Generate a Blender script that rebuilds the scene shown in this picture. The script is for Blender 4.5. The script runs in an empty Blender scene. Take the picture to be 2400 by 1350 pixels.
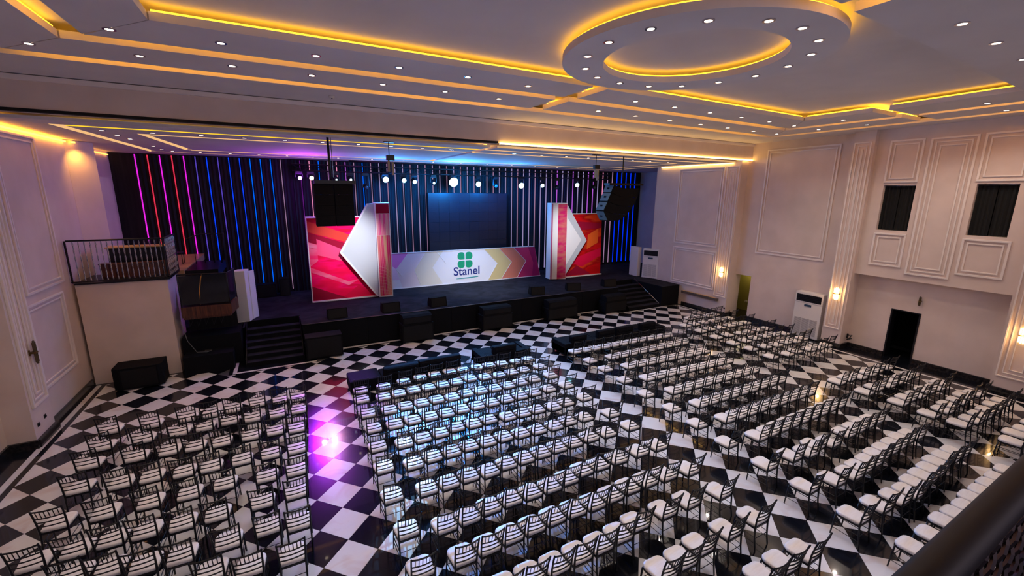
import bpy, bmesh, math, random
from mathutils import Vector, Matrix
random.seed(7)
PI = math.pi
S = bpy.context.scene
C = bpy.context.collection

# ---------------------------------------------------------------- camera
yaw, pit, rol = 0.48596, -0.215196, 0.00784424
fw = Vector((math.sin(yaw)*math.cos(pit), math.cos(yaw)*math.cos(pit), math.sin(pit)))
ri = Vector((math.cos(yaw), -math.sin(yaw), 0))
up = ri.cross(fw)
r2 = math.cos(rol)*ri + math.sin(rol)*up
u2 = -math.sin(rol)*ri + math.cos(rol)*up
cam = bpy.data.cameras.new('camera'); cam.sensor_width = 36; cam.lens = 36*1008.7/2400
cam.clip_start = .05; cam.clip_end = 200
co = bpy.data.objects.new('camera', cam); C.objects.link(co)
co.matrix_world = Matrix(((r2.x, u2.x, -fw.x, 0), (r2.y, u2.y, -fw.y, 0), (r2.z, u2.z, -fw.z, 6.0), (0, 0, 0, 1)))
S.camera = co

# ---------------------------------------------------------------- world and exposure
w = bpy.data.worlds.new('world'); S.world = w; w.use_nodes = True
w.node_tree.nodes['Background'].inputs[0].default_value = (.56, .52, .92, 1)
w.node_tree.nodes['Background'].inputs[1].default_value = .19
S.view_settings.view_transform = 'Standard'; S.view_settings.look = 'None'
S.view_settings.exposure = 0.0; S.view_settings.gamma = 1; S.view_settings.use_curve_mapping = False

def lamp(kind, name, loc, col, e, size=.3, aim=None, cone=None, blend=.6, sy=None):
    l = bpy.data.lights.new(name, kind); l.color = col; l.energy = e
    if kind == 'AREA':
        l.size = size
        if sy: l.shape = 'RECTANGLE'; l.size_y = sy
    else: l.shadow_soft_size = size
    if kind == 'SPOT': l.spot_size = cone; l.spot_blend = blend
    o = bpy.data.objects.new(name, l); C.objects.link(o); o.location = loc
    if aim is not None:
        o.rotation_euler = (Vector(aim)-Vector(loc)).to_track_quat('-Z', 'Y').to_euler()
    return o
# hall wash from the recessed downlights (warm)
for k, (x, y) in enumerate([(-2.05, 9.17), (0.79, 9.03), (3.69, 9.03), (8.4, 9.1), (11.38, 9.19), (14.37, 9.28), (15.98, 7.92), (-3.46, 10.67), (-0.59, 10.53), (2.26, 10.55), (5.17, 10.6), (9.89, 10.68), (12.94, 10.79), (15.96, 10.88), (17.5, 9.43), (17.75, 6.5), (16.33, 4.79), (18.07, 4.88),
                  (6.22, 4.21), (8.27, 4.75), (8.54, 6.76), (6.76, 7.86), (5.01, 6.7), (10.18, 3.04), (13.3, 3.2), (0.5, 3.0), (3.5, 2.5), (-3.3, 4)]):
    lamp('SPOT', 'downlight_beam', (x, y, 8.33), (1, .86, .76), 118, .06, (x, y, 0), 2.3, .9)
for x, y in [(-3.9, 16.5), (-1.8, 15.4), (1.3, 15.4), (4.5, 15.4), (9.5, 15.6), (13, 15.5), (16.7, 15.6)]:
    lamp('SPOT', 'downlight_beam', (x, y, 7.5), (1, .62, .34), 22 if -2 < x < 16 else 55, .06, (x, y, 0), 2.0, .8)
for x, y, z in ((19.18, 13.98, 2.25), (19.18, 8.78, 2.2), (19.18, 3.72, 1.96)):
    lamp('POINT', 'sconce_light', (x, y, z), (1, .55, .20), 16, .06)
# moving lights on the stage truss
for x, z, col, e in ((4.7, 6.7, (.04, .30, 1), 2400), (6.17, 6.6, (.04, .32, 1), 1600), (8.29, 6.64, (.10, .40, 1), 3600), (9.74, 6.56, (.14, .45, 1), 1500), (12.47, 6.5, (.20, .50, 1), 1500)):
    lamp('SPOT', 'truss_beam', (x, 22.3, z-.05), col, e, .12, (1.5+x*.45, 4, 0), .95, .9)
lamp('SPOT', 'truss_beam', (.84, 22.3, 6.68), (.40, .01, 1), 3200, .12, (.8, 10.2, 0), .32, .9)
lamp('SPOT', 'truss_beam', (1.33, 22.3, 6.68), (1, .50, .30), 400, .08, (-1, 13, 0), .7, .9)
lamp('SPOT', 'truss_beam', (4.7, 22.3, 6.65), (.30, .65, 1), 17000, .06, (1.5, 6.5, 0), .085, .35)  # this and next two: spots added to imitate glare reflected in the floor
lamp('SPOT', 'truss_beam', (8.29, 22.3, 6.6), (.0, .20, 1), 20000, .06, (3.6, 7.2, 0), .30, .8)
lamp('SPOT', 'truss_beam', (5.63, 22.3, 6.6), (.10, .34, 1), 5000, .06, (2.5, 10.6, 0), .18, .7)
lamp('SPOT', 'truss_beam', (.84, 22.3, 6.6), (.32, .14, 1), 7000, .08, (1.7, 13.3, .4), .10, .8)
lamp('SPOT', 'pillar_wash', (-5.42, 18.95, 7.38), (1, .46, .06), 75, .05, (-5.56, 19.3, 5.6), 2.2, 1)
lamp('POINT', 'side_room_fill', (21.1, 13.6, 2.2), (1, .85, .35), 22, .08)  # unseen lamp added to brighten the olive side room
lamp('SPOT', 'niche_wash', (-5.6, 20.2, 7.3), (.8, .45, .5), 40, .05, (-6.0, 21.8, 5), 1.3, .9)
# added lamps without fixtures: coloured glow on drape and ceiling in place of haze
for x, col, e in ((.9, (.35, .03, 1), 90), (4.7, (.0, .20, 1), 420), (6.6, (.0, .26, 1), 520), (8.4, (.01, .30, 1), 1000), (10.6, (.0, .24, 1), 520), (13.2, (.0, .16, 1), 300), (16, (.01, .08, 1), 110)):
    lamp('SPOT', 'haze_glow_fill', (x, 21.9, 6.5), col, e, .15, (x, 24, 5.8), 2.4, 1)
for x, e, c in ((1.0, 150, (.55, .06, 1)), (4.7, 160, (.06, .32, 1)), (8.0, 330, (.04, .36, 1)), (11, 150, (.04, .32, 1))):
    lamp('POINT', 'haze_glow_fill', (x, 20.6, 6.5), c, e, .2)
# unseen face spots added to brighten the printed set pieces
for x, y, ax, e, cn in ((3.1, 14.8, 2.5, 3200, .56), (9.0, 14.4, 8.9, 2700, .80), (11.2, 14.8, 15.3, 2300, .56)):
    lamp('SPOT', 'set_light', (x, y, 7.2), (.90, .92, 1), e, .1, (ax, 21.5, 3.1 if cn < .6 else .9), cn, 1)
# soft fill of the big room
lamp('AREA', 'hall_bounce', (7, -5, 7.5), (.85, .70, .80), 290, 12, (8, 12, 6), sy=4)


# ---------------------------------------------------------------- materials
def mat(name, col, rough=.6, metal=0, spec=.5, emit=None, es=0):
    m = bpy.data.materials.new(name); m.use_nodes = True
    b = m.node_tree.nodes['Principled BSDF']
    b.inputs['Base Color'].default_value = (*col, 1); b.inputs['Roughness'].default_value = rough
    b.inputs['Metallic'].default_value = metal; b.inputs['Specular IOR Level'].default_value = spec
    if emit: b.inputs['Emission Color'].default_value = (*emit, 1); b.inputs['Emission Strength'].default_value = es
    return m
def noisy(m, c1, c2, scale=4, stretch=(1, 1, 1), rot=(0, 0, 0), detail=6, lo=.35, hi=.7, bump=0, dist=0, mid=None):
    nt = m.node_tree; n = nt.nodes; b = n['Principled BSDF']
    tc = n.new('ShaderNodeTexCoord'); mp = n.new('ShaderNodeMapping')
    mp.inputs['Scale'].default_value = stretch; mp.inputs['Rotation'].default_value = rot
    t = n.new('ShaderNodeTexNoise'); t.inputs['Scale'].default_value = scale; t.inputs['Detail'].default_value = detail
    t.inputs['Distortion'].default_value = dist
    r = n.new('ShaderNodeValToRGB'); r.color_ramp.elements[0].position = lo; r.color_ramp.elements[1].position = hi
    r.color_ramp.elements[0].color = (*c1, 1); r.color_ramp.elements[1].color = (*c2, 1)
    if mid:
        for p, c in mid:
            e = r.color_ramp.elements.new(p); e.color = (*c, 1)
    nt.links.new(tc.outputs['Object'], mp.inputs[0]); nt.links.new(mp.outputs[0], t.inputs['Vector'])
    nt.links.new(t.outputs['Fac'], r.inputs[0]); nt.links.new(r.outputs[0], b.inputs['Base Color'])
    if bump:
        bp = n.new('ShaderNodeBump'); bp.inputs['Strength'].default_value = bump; bp.inputs['Distance'].default_value = .01
        nt.links.new(t.outputs['Fac'], bp.inputs['Height']); nt.links.new(bp.outputs[0], b.inputs['Normal'])
    return m
def glow(name, col, s):
    m = mat(name, (0, 0, 0), 1, emit=col, es=s); m.node_tree.nodes['Principled BSDF'].inputs['Specular IOR Level'].default_value = 0
    return m
paint = noisy(mat('wall_paint', (.7, .60, .54), .75), (.67, .545, .475), (.74, .61, .54), 1.2, detail=3)
ceilp = noisy(mat('ceiling_paint', (.7, .66, .66), .8), (.66, .62, .62), (.72, .68, .68), .8, detail=3)
mould = mat('moulding_white', (.84, .75, .69), .4)
skirt = noisy(mat('black_granite', (.012, .011, .012), .18), (.008, .008, .01), (.03, .026, .026), 14)
def marble(name, base, c2, rough, lo, hi):
    m = noisy(mat(name, base, rough), base, c2, 1.3, lo=lo, hi=hi, detail=9, dist=1.6)
    return m
marw = marble('white_marble', (.76, .75, .75), (.62, .50, .46), .20, .50, .78)
marb = marble('black_marble', (.005, .006, .010), (.014, .016, .026), .16, .5, .8)
for m_, r_ in ((marb, .04), (marw, .05)):
    b_ = m_.node_tree.nodes['Principled BSDF']; b_.inputs['Coat Weight'].default_value = .35; b_.inputs['Specular IOR Level'].default_value = .3; b_.inputs['Coat Roughness'].default_value = r_
grout = mat('grout', (.05, .05, .05), .8)
blackp = mat('black_lacquer', (.006, .006, .009), .35, spec=.35)
ivory = noisy(mat('ivory_vinyl', (.80, .74, .70), .42), (.85, .81, .80), (.93, .90, .90), 5, (1, 6, 1), detail=4, bump=.15)
carpet = noisy(mat('stage_carpet', (.012, .012, .016), .95, spec=.2), (.008, .008, .012), (.024, .024, .036), 1.6, (1, 1, 1), detail=8, dist=1)
fascblk = mat('stage_skirt_black', (.005, .0055, .008), .75, spec=.12)
drape = noisy(mat('black_drape', (.012, .012, .014), .7, spec=.2), (.010, .010, .012), (.020, .020, .022), 2, (6, 6, .3))
spk = noisy(mat('speaker_black', (.010, .010, .012), .75, spec=.12), (.003, .003, .004), (.008, .008, .010), 60)
leather = noisy(mat('black_leather', (.014, .014, .019), .8, spec=.08), (.003, .003, .005), (.007, .007, .010), 30, bump=.2)
metal = mat('black_steel', (.02, .02, .022), .35, .6)
chrome = mat('twisted_steel', (.55, .52, .55), .22, 1)
brass = mat('aged_brass', (.20, .12, .04), .35, 1)
plast = mat('cream_plastic', (.74, .70, .66), .45)
dark = mat('dark_void', (.004, .004, .004), .9)
wood = noisy(mat('walnut_veneer', (.16, .06, .03), .35), (.035, .010, .006), (.15, .045, .02), 3, (9, 1, .6), detail=6)
woodf = noisy(mat('oak_floor', (.55, .33, .12), .35), (.42, .25, .09), (.66, .42, .16), 2, (1, 8, 1))
olive = mat('olive_wall', (.18, .15, .04), .8)
white = mat('print_white', (.86, .86, .88), .5)
whedge = mat('white_edge', (.85, .85, .86), .4)
greyp = mat('grey_panel', (.55, .58, .63), .5)
LED = glow('amber_led', (1, .42, .015), 19)
LEDT = glow('tray_led', (1, .47, .015), 6)
GLOWE = glow('slot_glow_face', (.92, .52, .22), 1.0)  # glow for slot faces, standing in for light on them
GLOWF = glow('slot_glow_face_front', (1, .62, .03), 1.1)
LEDY = glow('yellow_led', (1, .58, .14), 15)
LEDA = glow('deep_amber_led', (1, .40, .02), 16)
LEDS = glow('stage_amber_led', (1, .42, .05), 5)
bulb = glow('warm_bulb', (1, .78, .55), 14)
sconceg = glow('sconce_glass', (1, .62, .22), 6)

# ---------------------------------------------------------------- mesh helpers
class MB:
    def __init__(s): s.b = bmesh.new(); s.mi = 0
    def _m(s, fs):
        for f in fs: f.material_index = s.mi
    def box(s, a, b, bev=0):
        a, b = Vector(a), Vector(b)
        v = [s.b.verts.new((x, y, z)) for x in (a.x, b.x) for y in (a.y, b.y) for z in (a.z, b.z)]
        q = [(0, 1, 3, 2), (4, 6, 7, 5), (0, 4, 5, 1), (2, 3, 7, 6), (0, 2, 6, 4), (1, 5, 7, 3)]
        fs = [s.b.faces.new([v[i] for i in t]) for t in q]; s._m(fs)
        if bev:
            es = list({e for f in fs for e in f.edges})
            r = bmesh.ops.bevel(s.b, geom=es, offset=bev, segments=2, affect='EDGES', profile=.6)
            s._m(r['faces'])
        return s
    def prism(s, pts, z0, z1, axis='z'):
        def P(p, h):
            return {'z': (p[0], p[1], h), 'y': (p[0], h, p[1]), 'x': (h, p[0], p[1])}[axis]
        lo = [s.b.verts.new(P(p, z0)) for p in pts]; hi = [s.b.verts.new(P(p, z1)) for p in pts]
        n = len(pts); fs = [s.b.faces.new(lo[::-1]), s.b.faces.new(hi)]
        for i in range(n): fs.append(s.b.faces.new((lo[i], lo[(i+1) % n], hi[(i+1) % n], hi[i])))
        s._m(fs); bmesh.ops.recalc_face_normals(s.b, faces=fs); return s
    def tube(s, pts, r, n=6, cap=True, closed=False):
        pts = [Vector(p) for p in pts]; rs = r if isinstance(r, (list, tuple)) else [r]*len(pts)
        rings = []; N = len(pts); pu = None
        for i, p in enumerate(pts):
            a = pts[(i-1) % N] if (i or closed) else p; b = pts[(i+1) % N] if (i < N-1 or closed) else p
            t = (b-a).normalized()
            if pu is None:
                pu = t.orthogonal().normalized()
            else:
                pu = (pu - t*pu.dot(t)).normalized()
            pv = t.cross(pu)
            rings.append([s.b.verts.new(p+rs[i]*(math.cos(2*PI*k/n+PI/n)*pu+math.sin(2*PI*k/n+PI/n)*pv)) for k in range(n)])
        fs = []
        for i in range(N if closed else N-1):
            A, B = rings[i], rings[(i+1) % N]
            for k in range(n): fs.append(s.b.faces.new((A[k], A[(k+1) % n], B[(k+1) % n], B[k])))
        if cap and not closed: fs += [s.b.faces.new(rings[0][::-1]), s.b.faces.new(rings[-1])]
        for f in fs: f.smooth = n > 5
        s._m(fs); return s
    def lathe(s, prof, n=16, loc=(0, 0, 0), smooth=True):
        loc = Vector(loc); rings = []
        for r, z in prof: rings.append([s.b.verts.new(loc+Vector((r*math.cos(2*PI*k/n), r*math.sin(2*PI*k/n), z))) for k in range(n)])
        fs = []
        for A, B in zip(rings, rings[1:]):
            for k in range(n): fs.append(s.b.faces.new((A[k], A[(k+1) % n], B[(k+1) % n], B[k])))
        fs += [s.b.faces.new(rings[0][::-1]), s.b.faces.new(rings[-1])]
        for f in fs: f.smooth = smooth and len(f.verts) == 4
        s._m(fs); return s
    def ring(s, c, r0, r1, z0, z1, n=96):
        V = []
        for k in range(n):
            a = 2*PI*k/n; V.append([s.b.verts.new((c[0]+r*math.cos(a), c[1]+r*math.sin(a), z)) for r, z in ((r0, z0), (r1, z0), (r1, z1), (r0, z1))])
        for k in range(n):
            A, B = V[k], V[(k+1) % n]
            s._m([s.b.faces.new((A[j], B[j], B[(j+1) % 4], A[(j+1) % 4])) for j in range(4)])
        return s
    def done(s, name, m, parent=None, **kw):
        me = bpy.data.meshes.new(name); s.b.normal_update(); s.b.to_mesh(me); s.b.free()
        for x in (m if isinstance(m, list) else [m]): me.materials.append(x)
        return obj(name, me, parent, **kw)
def tag(o, label=None, cat=None, group=None, kind=None):
    for k, v in (('label', label), ('category', cat), ('group', group), ('kind', kind)):
        if v: o[k] = v
    return o
def obj(name, me, parent=None, **kw):
    o = bpy.data.objects.new(name, me); C.objects.link(o)
    if parent: o.parent = parent
    return tag(o, **kw)
def empty(name, loc=(0, 0, 0), rz=0, **kw):
    o = obj(name, None, **kw); o.location = loc; o.rotation_euler = (0, 0, rz); o.empty_display_size = .2; return o
ORD = ['zeroth', 'first', 'second', 'third', 'fourth', 'fifth', 'sixth', 'seventh', 'eighth', 'ninth', 'tenth', 'eleventh', 'twelfth', 'thirteenth', 'fourteenth', 'fifteenth', 'sixteenth', 'seventeenth', 'eighteenth', 'nineteenth', 'twentieth']

# ================================================================ FLOOR (setting)
floor = MB().box((-6.6, -8, -.25), (24, 25, -.012)).done('floor', grout, kind='structure')
WX = [8.2593, 0.1778, 0.064, -0.0299, 0.0132, 12.9752, 0.1793, -0.0063, -0.0115, -0.1176, 0.1392, -0.0799, -0.1355, 0.0481, 0.0462]
WY = [3.6026, 12.9057, 0.6751, -0.3361, 0.0965, 0.246, -0.5195, 0.3996, -0.1435, 0.1585, -0.0687, -0.0404, -0.09, 0.0701, 0.0143]
def lat(i, j):      # corner lattice of the diagonal checkerboard, laid a little unevenly
    a, b = i/30, j/30; v = [a**p*b**q for p in range(5) for q in range(5-p)]
    return sum(x*y for x, y in zip(WX, v)), sum(x*y for x, y in zip(WY, v))
def clip(poly, f):
    out = []
    for k in range(len(poly)):
        p, q = poly[k], poly[(k+1) % len(poly)]; a, b = f(p), f(q)
        if a >= 0: out.append(p)
        if (a >= 0) != (b >= 0):
            t = a/(a-b); out.append((p[0]+t*(q[0]-p[0]), p[1]+t*(q[1]-p[1])))
    return out
XL, XR, YB, YT = -5.43, 18.95, -1.5, 17.17
def inpoly(p): return XL < p[0] < XR
tiles = []
for i in range(-34, 29):
    for j in range(-14, 36):
        if (i+j) % 2 == 0: continue
        if i < -6 and j < -8: continue
        P = [lat(i-1, j), lat(i, j-1), lat(i+1, j), lat(i, j+1)]
        cx = sum(p[0] for p in P)/4; cy = sum(p[1] for p in P)/4
        P = [(p[0]+(cx-p[0])*.008, p[1]+(cy-p[1])*.008) for p in P]
        for f in (lambda p: p[0]-XL, lambda p: XR-p[0], lambda p: p[1]-YB, lambda p: YT-p[1]):
            P = clip(P, f)
            if len(P) < 3: break
        if len(P) < 3: continue
        # black apron slabs around the two flights of stage steps
        if cx < .62 and cx > -2.1: P = clip(P, lambda p: 16.24-p[1])
        elif cx > 15.2: P = clip(P, lambda p: 16.30-p[1])
        elif cx <= -2.1 and cy > 16.5: P = clip(P, lambda p: 17.2-p[1])
        if len(P) < 3: continue
        tiles.append((math.hypot(cx, cy)+max(0, -cy)*50 + (0 if True else 0), i, P))
# visible share of the floor first: nearest tiles in front of the camera
def vis(t):
    P = t[2]; x = sum(p[0] for p in P)/len(P); y = sum(p[1] for p in P)/len(P)
    d = Vector((x, y, -6)); z = d.dot(fw)
    if z < 1: return 99
    return z if abs(d.dot(r2)/z) < 1.2 and abs(d.dot(u2)/z) < .70 else 60+z
tiles.sort(key=vis)
def tile(mb, P):
    c = (sum(p[0] for p in P)/len(P), sum(p[1] for p in P)/len(P))
    mb.prism(P, -.012, 0.0)
for d, i, P in tiles[:300]:
    mb = MB(); tile(mb, P); mb.done('floor_tile', marb if i % 2 else marw, floor)
for col, mm in ((1, marb), (0, marw)):
    mb = MB()
    for d, i, P in tiles[300:]:
        if i % 2 == col: tile(mb, P)
    mb.done('floor_tiles', mm, floor, kind='stuff')
# border bands: thin black band, white band, black band at the wall; white line in front of the stage
for a, b, mm in (((-5.50-.05, -1.5), (-5.43, 17.2), marb), ((-5.68, -1.5), (-5.55, 17.2), marw), ((-6.3, -1.5), (-5.68, 17.3), marb),
                 ((18.95, -1.5), (19.05, 16.3), marb), ((19.05, -1.5), (19.17, 16.3), marw), ((19.17, -1.5), (21.5, 17.2), marb),
                 ((.62, 17.17), (15.3, 17.24), marb), ((.62, 17.24), (15.3, 17.40), marw), ((.62, 17.40), (15.3, 17.6), marb),
                 ((-5.43, 17.17), (-2.1, 17.6), marb),
                 ((-2.1, 16.24), (.62, 16.30), marb), ((-1.98, 16.30), (.62, 16.42), marw), ((-2.1, 16.30), (-1.98, 17.4), marb), ((-1.98, 16.42), (-1.86, 17.4), marw), ((-1.86, 16.42), (.62, 17.6), marb),
                 ((15.2, 16.30), (18.95, 16.36), marb), ((15.3, 16.36), (18.4, 16.48), marw), ((15.3, 16.48), (19.2, 17.6), marb)):
    MB().box((a[0]+.003, a[1]+.003, -.012), (b[0]-.003, b[1]-.003, -.0005)).done('border_strip', mm, floor)

# ================================================================ WALLS
wl = MB()
wl.box((-6.6, -8, 0), (-6.15, 13.4, 8.9)); wl.box((-6.6, 13.4, 0), (-5.8, 18.86, 8.9)); wl.box((-6.6, 18.86, 0), (-6.1, 23.98, 8.9))
wl = wl.done('wall_left', paint, kind='structure')
def mframe_x(x, y0, y1, z0, z1, parent, s=-1, w=.06, d=.05, double=True, triple=False):
    k = 0
    for inset in ([0, .13, .25] if triple else ([0, .13] if double else [0])):
        m = MB(); a, b, c, e = y0+inset, y1-inset, z0+inset, z1-inset
        ww = w if k == 0 else w*.7; dd = d if k == 0 else d*.7
        x1 = x+s*dd
        X0, X1 = min(x, x1), max(x, x1)
        m.box((X0, a, c), (X1, b, c+ww), .008); m.box((X0, a, e-ww), (X1, b, e), .008)
        m.box((X0, a, c+ww), (X1, a+ww, e-ww), .008); m.box((X0, b-ww, c+ww), (X1, b, e-ww), .008)
        m.done('panel_moulding', mould, parent); k += 1
mframe_x(-5.8, 14.73, 16.85, 3.43, 7.4, wl, s=1)
mframe_x(-5.8, 14.5, 16.6, 1.0, 3.2, wl, s=1)
mframe_x(-6.15, 9.0, 12.6, 1.0, 7.5, wl, s=1)
MB().box((-5.8, 13.4, .2), (-5.66, 14.35, 8.4)).done('pilaster', paint, wl)
mframe_x(-5.66, 13.5, 14.25, .95, 7.9, wl, s=1, triple=True)
MB().prism([(-6.1, 18.87), (-5.8, 18.87), (-5.35, 19.72), (-6.1, 19.72)], 1.13, 7.54).done('pillar', paint, wl)
MB().box((-6.1, 20.9, 3.25), (-5.75, 22.4, 6.5)).done('niche_panel', paint, wl)
for k, (a, b) in enumerate((((-6.15, -1.5), (-6.10, 13.4)), ((-5.8, 14.4), (-5.74, 17.28)), ((-6.1, 13.34), (-5.62, 13.4)), ((-5.66, 13.4), (-5.60, 14.42)))):
    MB().box((a[0], a[1], 0), (b[0], b[1], .2)).done('baseboard_left', skirt, kind='structure')

wr = MB()
# base wall with doorway holes at x = 20
wr.box((20, -8, 0), (20.3, 6.33, 3.07)); wr.box((20, 6.33, 1.9), (20.3, 7.2, 3.07)); wr.box((20, 7.2, 0), (20.3, 8.42, 3.07))
wr.box((19.6, -8, 3.07), (20.3, 8.42, 4.80))
wr.box((19.6, -8, 6.42), (20.3, 8.42, 8.9))
for a, b in ((-8, 1.2), (2.1, 4.63), (5.56, 7.07), (8.0, 8.42)): wr.box((19.6, a, 4.80), (20.3, b, 6.42))
wr.box((19.9, 9.12, 0), (20.3, 12.77, 8.9)); wr.box((19.9, 12.77, 2.17), (20.3, 13.6, 8.9))
wr.box((19.4, 8.42, 0), (20.3, 9.12, 8.9))
wr.box((19.4, 3.2, 0), (20.3, 4.17, 8.9)); wr.box((19.4, -1.5, 0), (20.3, -.7, 8.9))
wr.box((19.4, 13.6, 0), (20.3, 18.85, 8.9)); wr.box((23.1, 18.85, 0), (23.4, 24.4, 8.9)); wr.box((20.3, 18.6, 0), (23.4, 18.84, 8.9))
wr = wr.done('wall_right', paint, kind='structure')
mframe_x(19.9, 9.73, 12.72, 3.33, 8.05, wr, double=True)
mframe_x(19.4, 8.5, 9.06, .76, 7.98, wr, triple=True, w=.04)
mframe_x(19.4, 3.3, 4.1, .55, 7.98, wr, triple=True, w=.04)
mframe_x(19.4, 13.66, 14.34, .95, 7.39, wr, triple=True, w=.04)
mframe_x(19.4, 14.45, 17.2, 3.4, 7.38, wr); mframe_x(19.4, 14.4, 17.2, 1.2, 3.2, wr)
for a, b in ((7.05, 8.02), (4.5, 5.6)):
    mframe_x(19.6, a, b, 6.5, 7.97, wr); mframe_x(19.6, a, b, 3.5, 4.7, wr)
mframe_x(19.6, 5.72, 6.9, 3.3, 7.95, wr, triple=True)
MB().box((20.3, 12.3, 0), (21.6, 12.42, 2.4)).box((20.3, 14.4, 0), (21.6, 14.5, 2.4)).box((21.5, 12.3, 0), (21.6, 14.5, 2.4)).box((20.3, 12.3, 2.4), (21.6, 14.5, 2.5)).done('door_1', olive, kind='structure')
d2 = MB().box((20.3, 5.9, 0), (22.0, 6.0, 2.2)).box((20.3, 7.6, 0), (22.0, 7.7, 2.2)).box((21.9, 5.9, 0), (22.0, 7.7, 2.2)).box((20.3, 5.9, 2.2), (22.0, 7.7, 2.3)).done('door_2', dark, kind='structure')
MB().box((19.98, 6.33, 0), (20.32, 6.38, 1.9)).box((19.98, 7.15, 0), (20.32, 7.2, 1.9)).box((19.98, 6.38, 1.86), (20.32, 7.15, 1.9)).done('door_frame', blackp, d2)
for (y0, y1) in ((7.07, 8.0), (4.63, 5.56), (1.2, 2.1)):
    wn = MB().box((20.2, y0, 4.8), (20.29, y1, 6.42)).done('window_%d' % {7.07: 1, 4.63: 2, 1.2: 3}[y0], dark, kind='structure')
    n = 7
    for h, (a, b) in enumerate(((y0+.02, (y0+y1)/2-.015), ((y0+y1)/2+.015, y1-.02))):
        m = MB(); L = [(19.75+.025*math.sin(k*1.9+h), a+(b-a)*k/12) for k in range(13)]
        for k in range(12):
            (xa, ya), (xb, yb) = L[k], L[k+1]
            vs = [m.b.verts.new(p) for p in ((xa, ya, 4.82), (xb, yb, 4.82), (xb, yb, 6.38), (xa, ya, 6.38))]; m._m([m.b.faces.new(vs)])
        m.done('curtain', dark, wn)
    MB().tube([(19.72, y0+.01, 6.39), (19.72, y1-.01, 6.39)], .012, 6).done('curtain_rail', chrome, wn)
for a, b in (((19.34, 8.36), (19.4, 9.12)), ((19.34, 3.14), (19.4, 4.23)), ((19.94, 4.23), (20.0, 6.33)), ((19.94, 7.2), (20, 8.36)), ((19.4, 8.36), (20, 8.42)), ((19.4, 4.17), (20, 4.23)),
             ((19.84, 9.12), (19.9, 12.77)), ((19.34, 13.55), (19.4, 16.3)), ((19.4, 13.55), (19.9, 13.6))):
    MB().box((a[0], a[1], 0), (b[0], b[1], .19)).done('baseboard_right', skirt, kind='structure')

# ---- back wall: black draped slats with coloured light tubes between them
wb = MB().box((-6.6, 24.0, 0), (23.4, 24.3, 8.9)).done('wall_back', drape, kind='structure')
cols = {'m': (.85, .02, .80), 'r': (.75, .03, .08), 'i': (.09, .05, .45), 'b': (.005, .055, .95), 'B': (.0, .13, 1.0), 'p': (.30, .17, .30), 'P': (.30, .24, .46), 'u': (.10, .01, .16), 'k': (.80, .25, .45), 'd': (0, 0, 0), 'v': (.42, .10, .62), 'n': (.0, .03, .9)}
gm = {k: glow('tube_'+k, c, 1.0) for k, c in cols.items()}
pat = 'mrmrmibibbBBBpdukBpkvpBpPpPPpPpPPpPpPPPPpPPPpPPpPPpvPPvPPvvPkppnnnnnn'
N = 68; step = 27.73/67
me_s = None
for k in range(N):
    x = -5.24+k*step
    if me_s is None:
        m = MB(); m.prism([(.05, 23.99), (.065, 23.90), (.13, 23.93), (.2, 23.88), (.28, 23.93), (.345, 23.90), (.36, 23.99)], 1.1, 7.52); me_s = m.done('drape_fold', drape, wb)
        me_s.location.x = x; me_s = me_s.data
    else:
        o = obj('drape_fold', me_s, wb); o.location.x = x
    c = pat[k % len(pat)]
    if c == 'd': continue
    m = MB(); m.box((x-.018, 23.90, 1.25), (x+.018, 23.95, 7.5)); m.done('light_tube', gm[c], wb)

# ---- front beam between hall and stage
fb = MB(); fb.prism([(-6.6, 13.5), (20.3, 13.45), (20.3, 13.95), (-6.6, 13.95)], 7.66, 8.9); fb = fb.done('beam_front', paint, kind='structure')
MB().box((-6.1, 13.40, 8.26), (19.9, 13.5, 8.36)).done('cornice', mould, fb)
MB().box((-6.1, 13.46, 7.64), (6.55, 13.62, 7.70)).done('screen_slot', dark, fb)
MB().box((6.6, 13.42, 7.60), (19.88, 13.47, 7.655)).done('led_strip', LEDY, fb)
MB().box((6.6, 13.36, 7.585), (19.88, 13.5, 7.60)).done('led_ledge', paint, fb)

# ================================================================ CEILING
ce = MB().box((-6.6, -8, 8.62), (20.3, 13.5, 8.9)).done('ceiling', ceilp, kind='structure')
def panel(pts, name='ceiling_panel', z0=8.38, z1=8.50, parent=ce, m=ceilp): return MB().prism(pts, z0, z1).done(name, m, parent)
yb = -7.9
L3, R3 = (-4.35, 11.62), (18.36, 11.76)
panel([(-6.15, 11.62), (19.9, 11.77), (19.9, 13.44), (-6.15, 13.49)])
panel([(-6.15, yb), (-4.35, yb), (-4.35, 11.60), (-6.15, 11.60)])
panel([(19.15, yb), (19.9, yb), (19.9, 11.76), (18.36, 11.75), (18.75, 6.5)])
g = .40
xc0, xc1 = 6.50, 6.92
# between slot 3 and slot 2
panel([(-4.0, yb), (-2.9, yb), (-2.9, 10.06), (-4.0, 11.25)])
panel([(-2.88, 10.07), (xc0, 10.0), (xc0, 11.30), (-3.98, 11.26)])
panel([(xc1, 10.0), (16.82, 10.23), (18.0, 11.38), (xc1, 11.30)])
panel([(16.84, 10.22), (17.10, 6.85), (18.34, 6.85), (18.02, 11.36)])
panel([(17.12, 6.45), (17.35, yb), (18.75, yb), (18.38, 6.45)])
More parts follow.
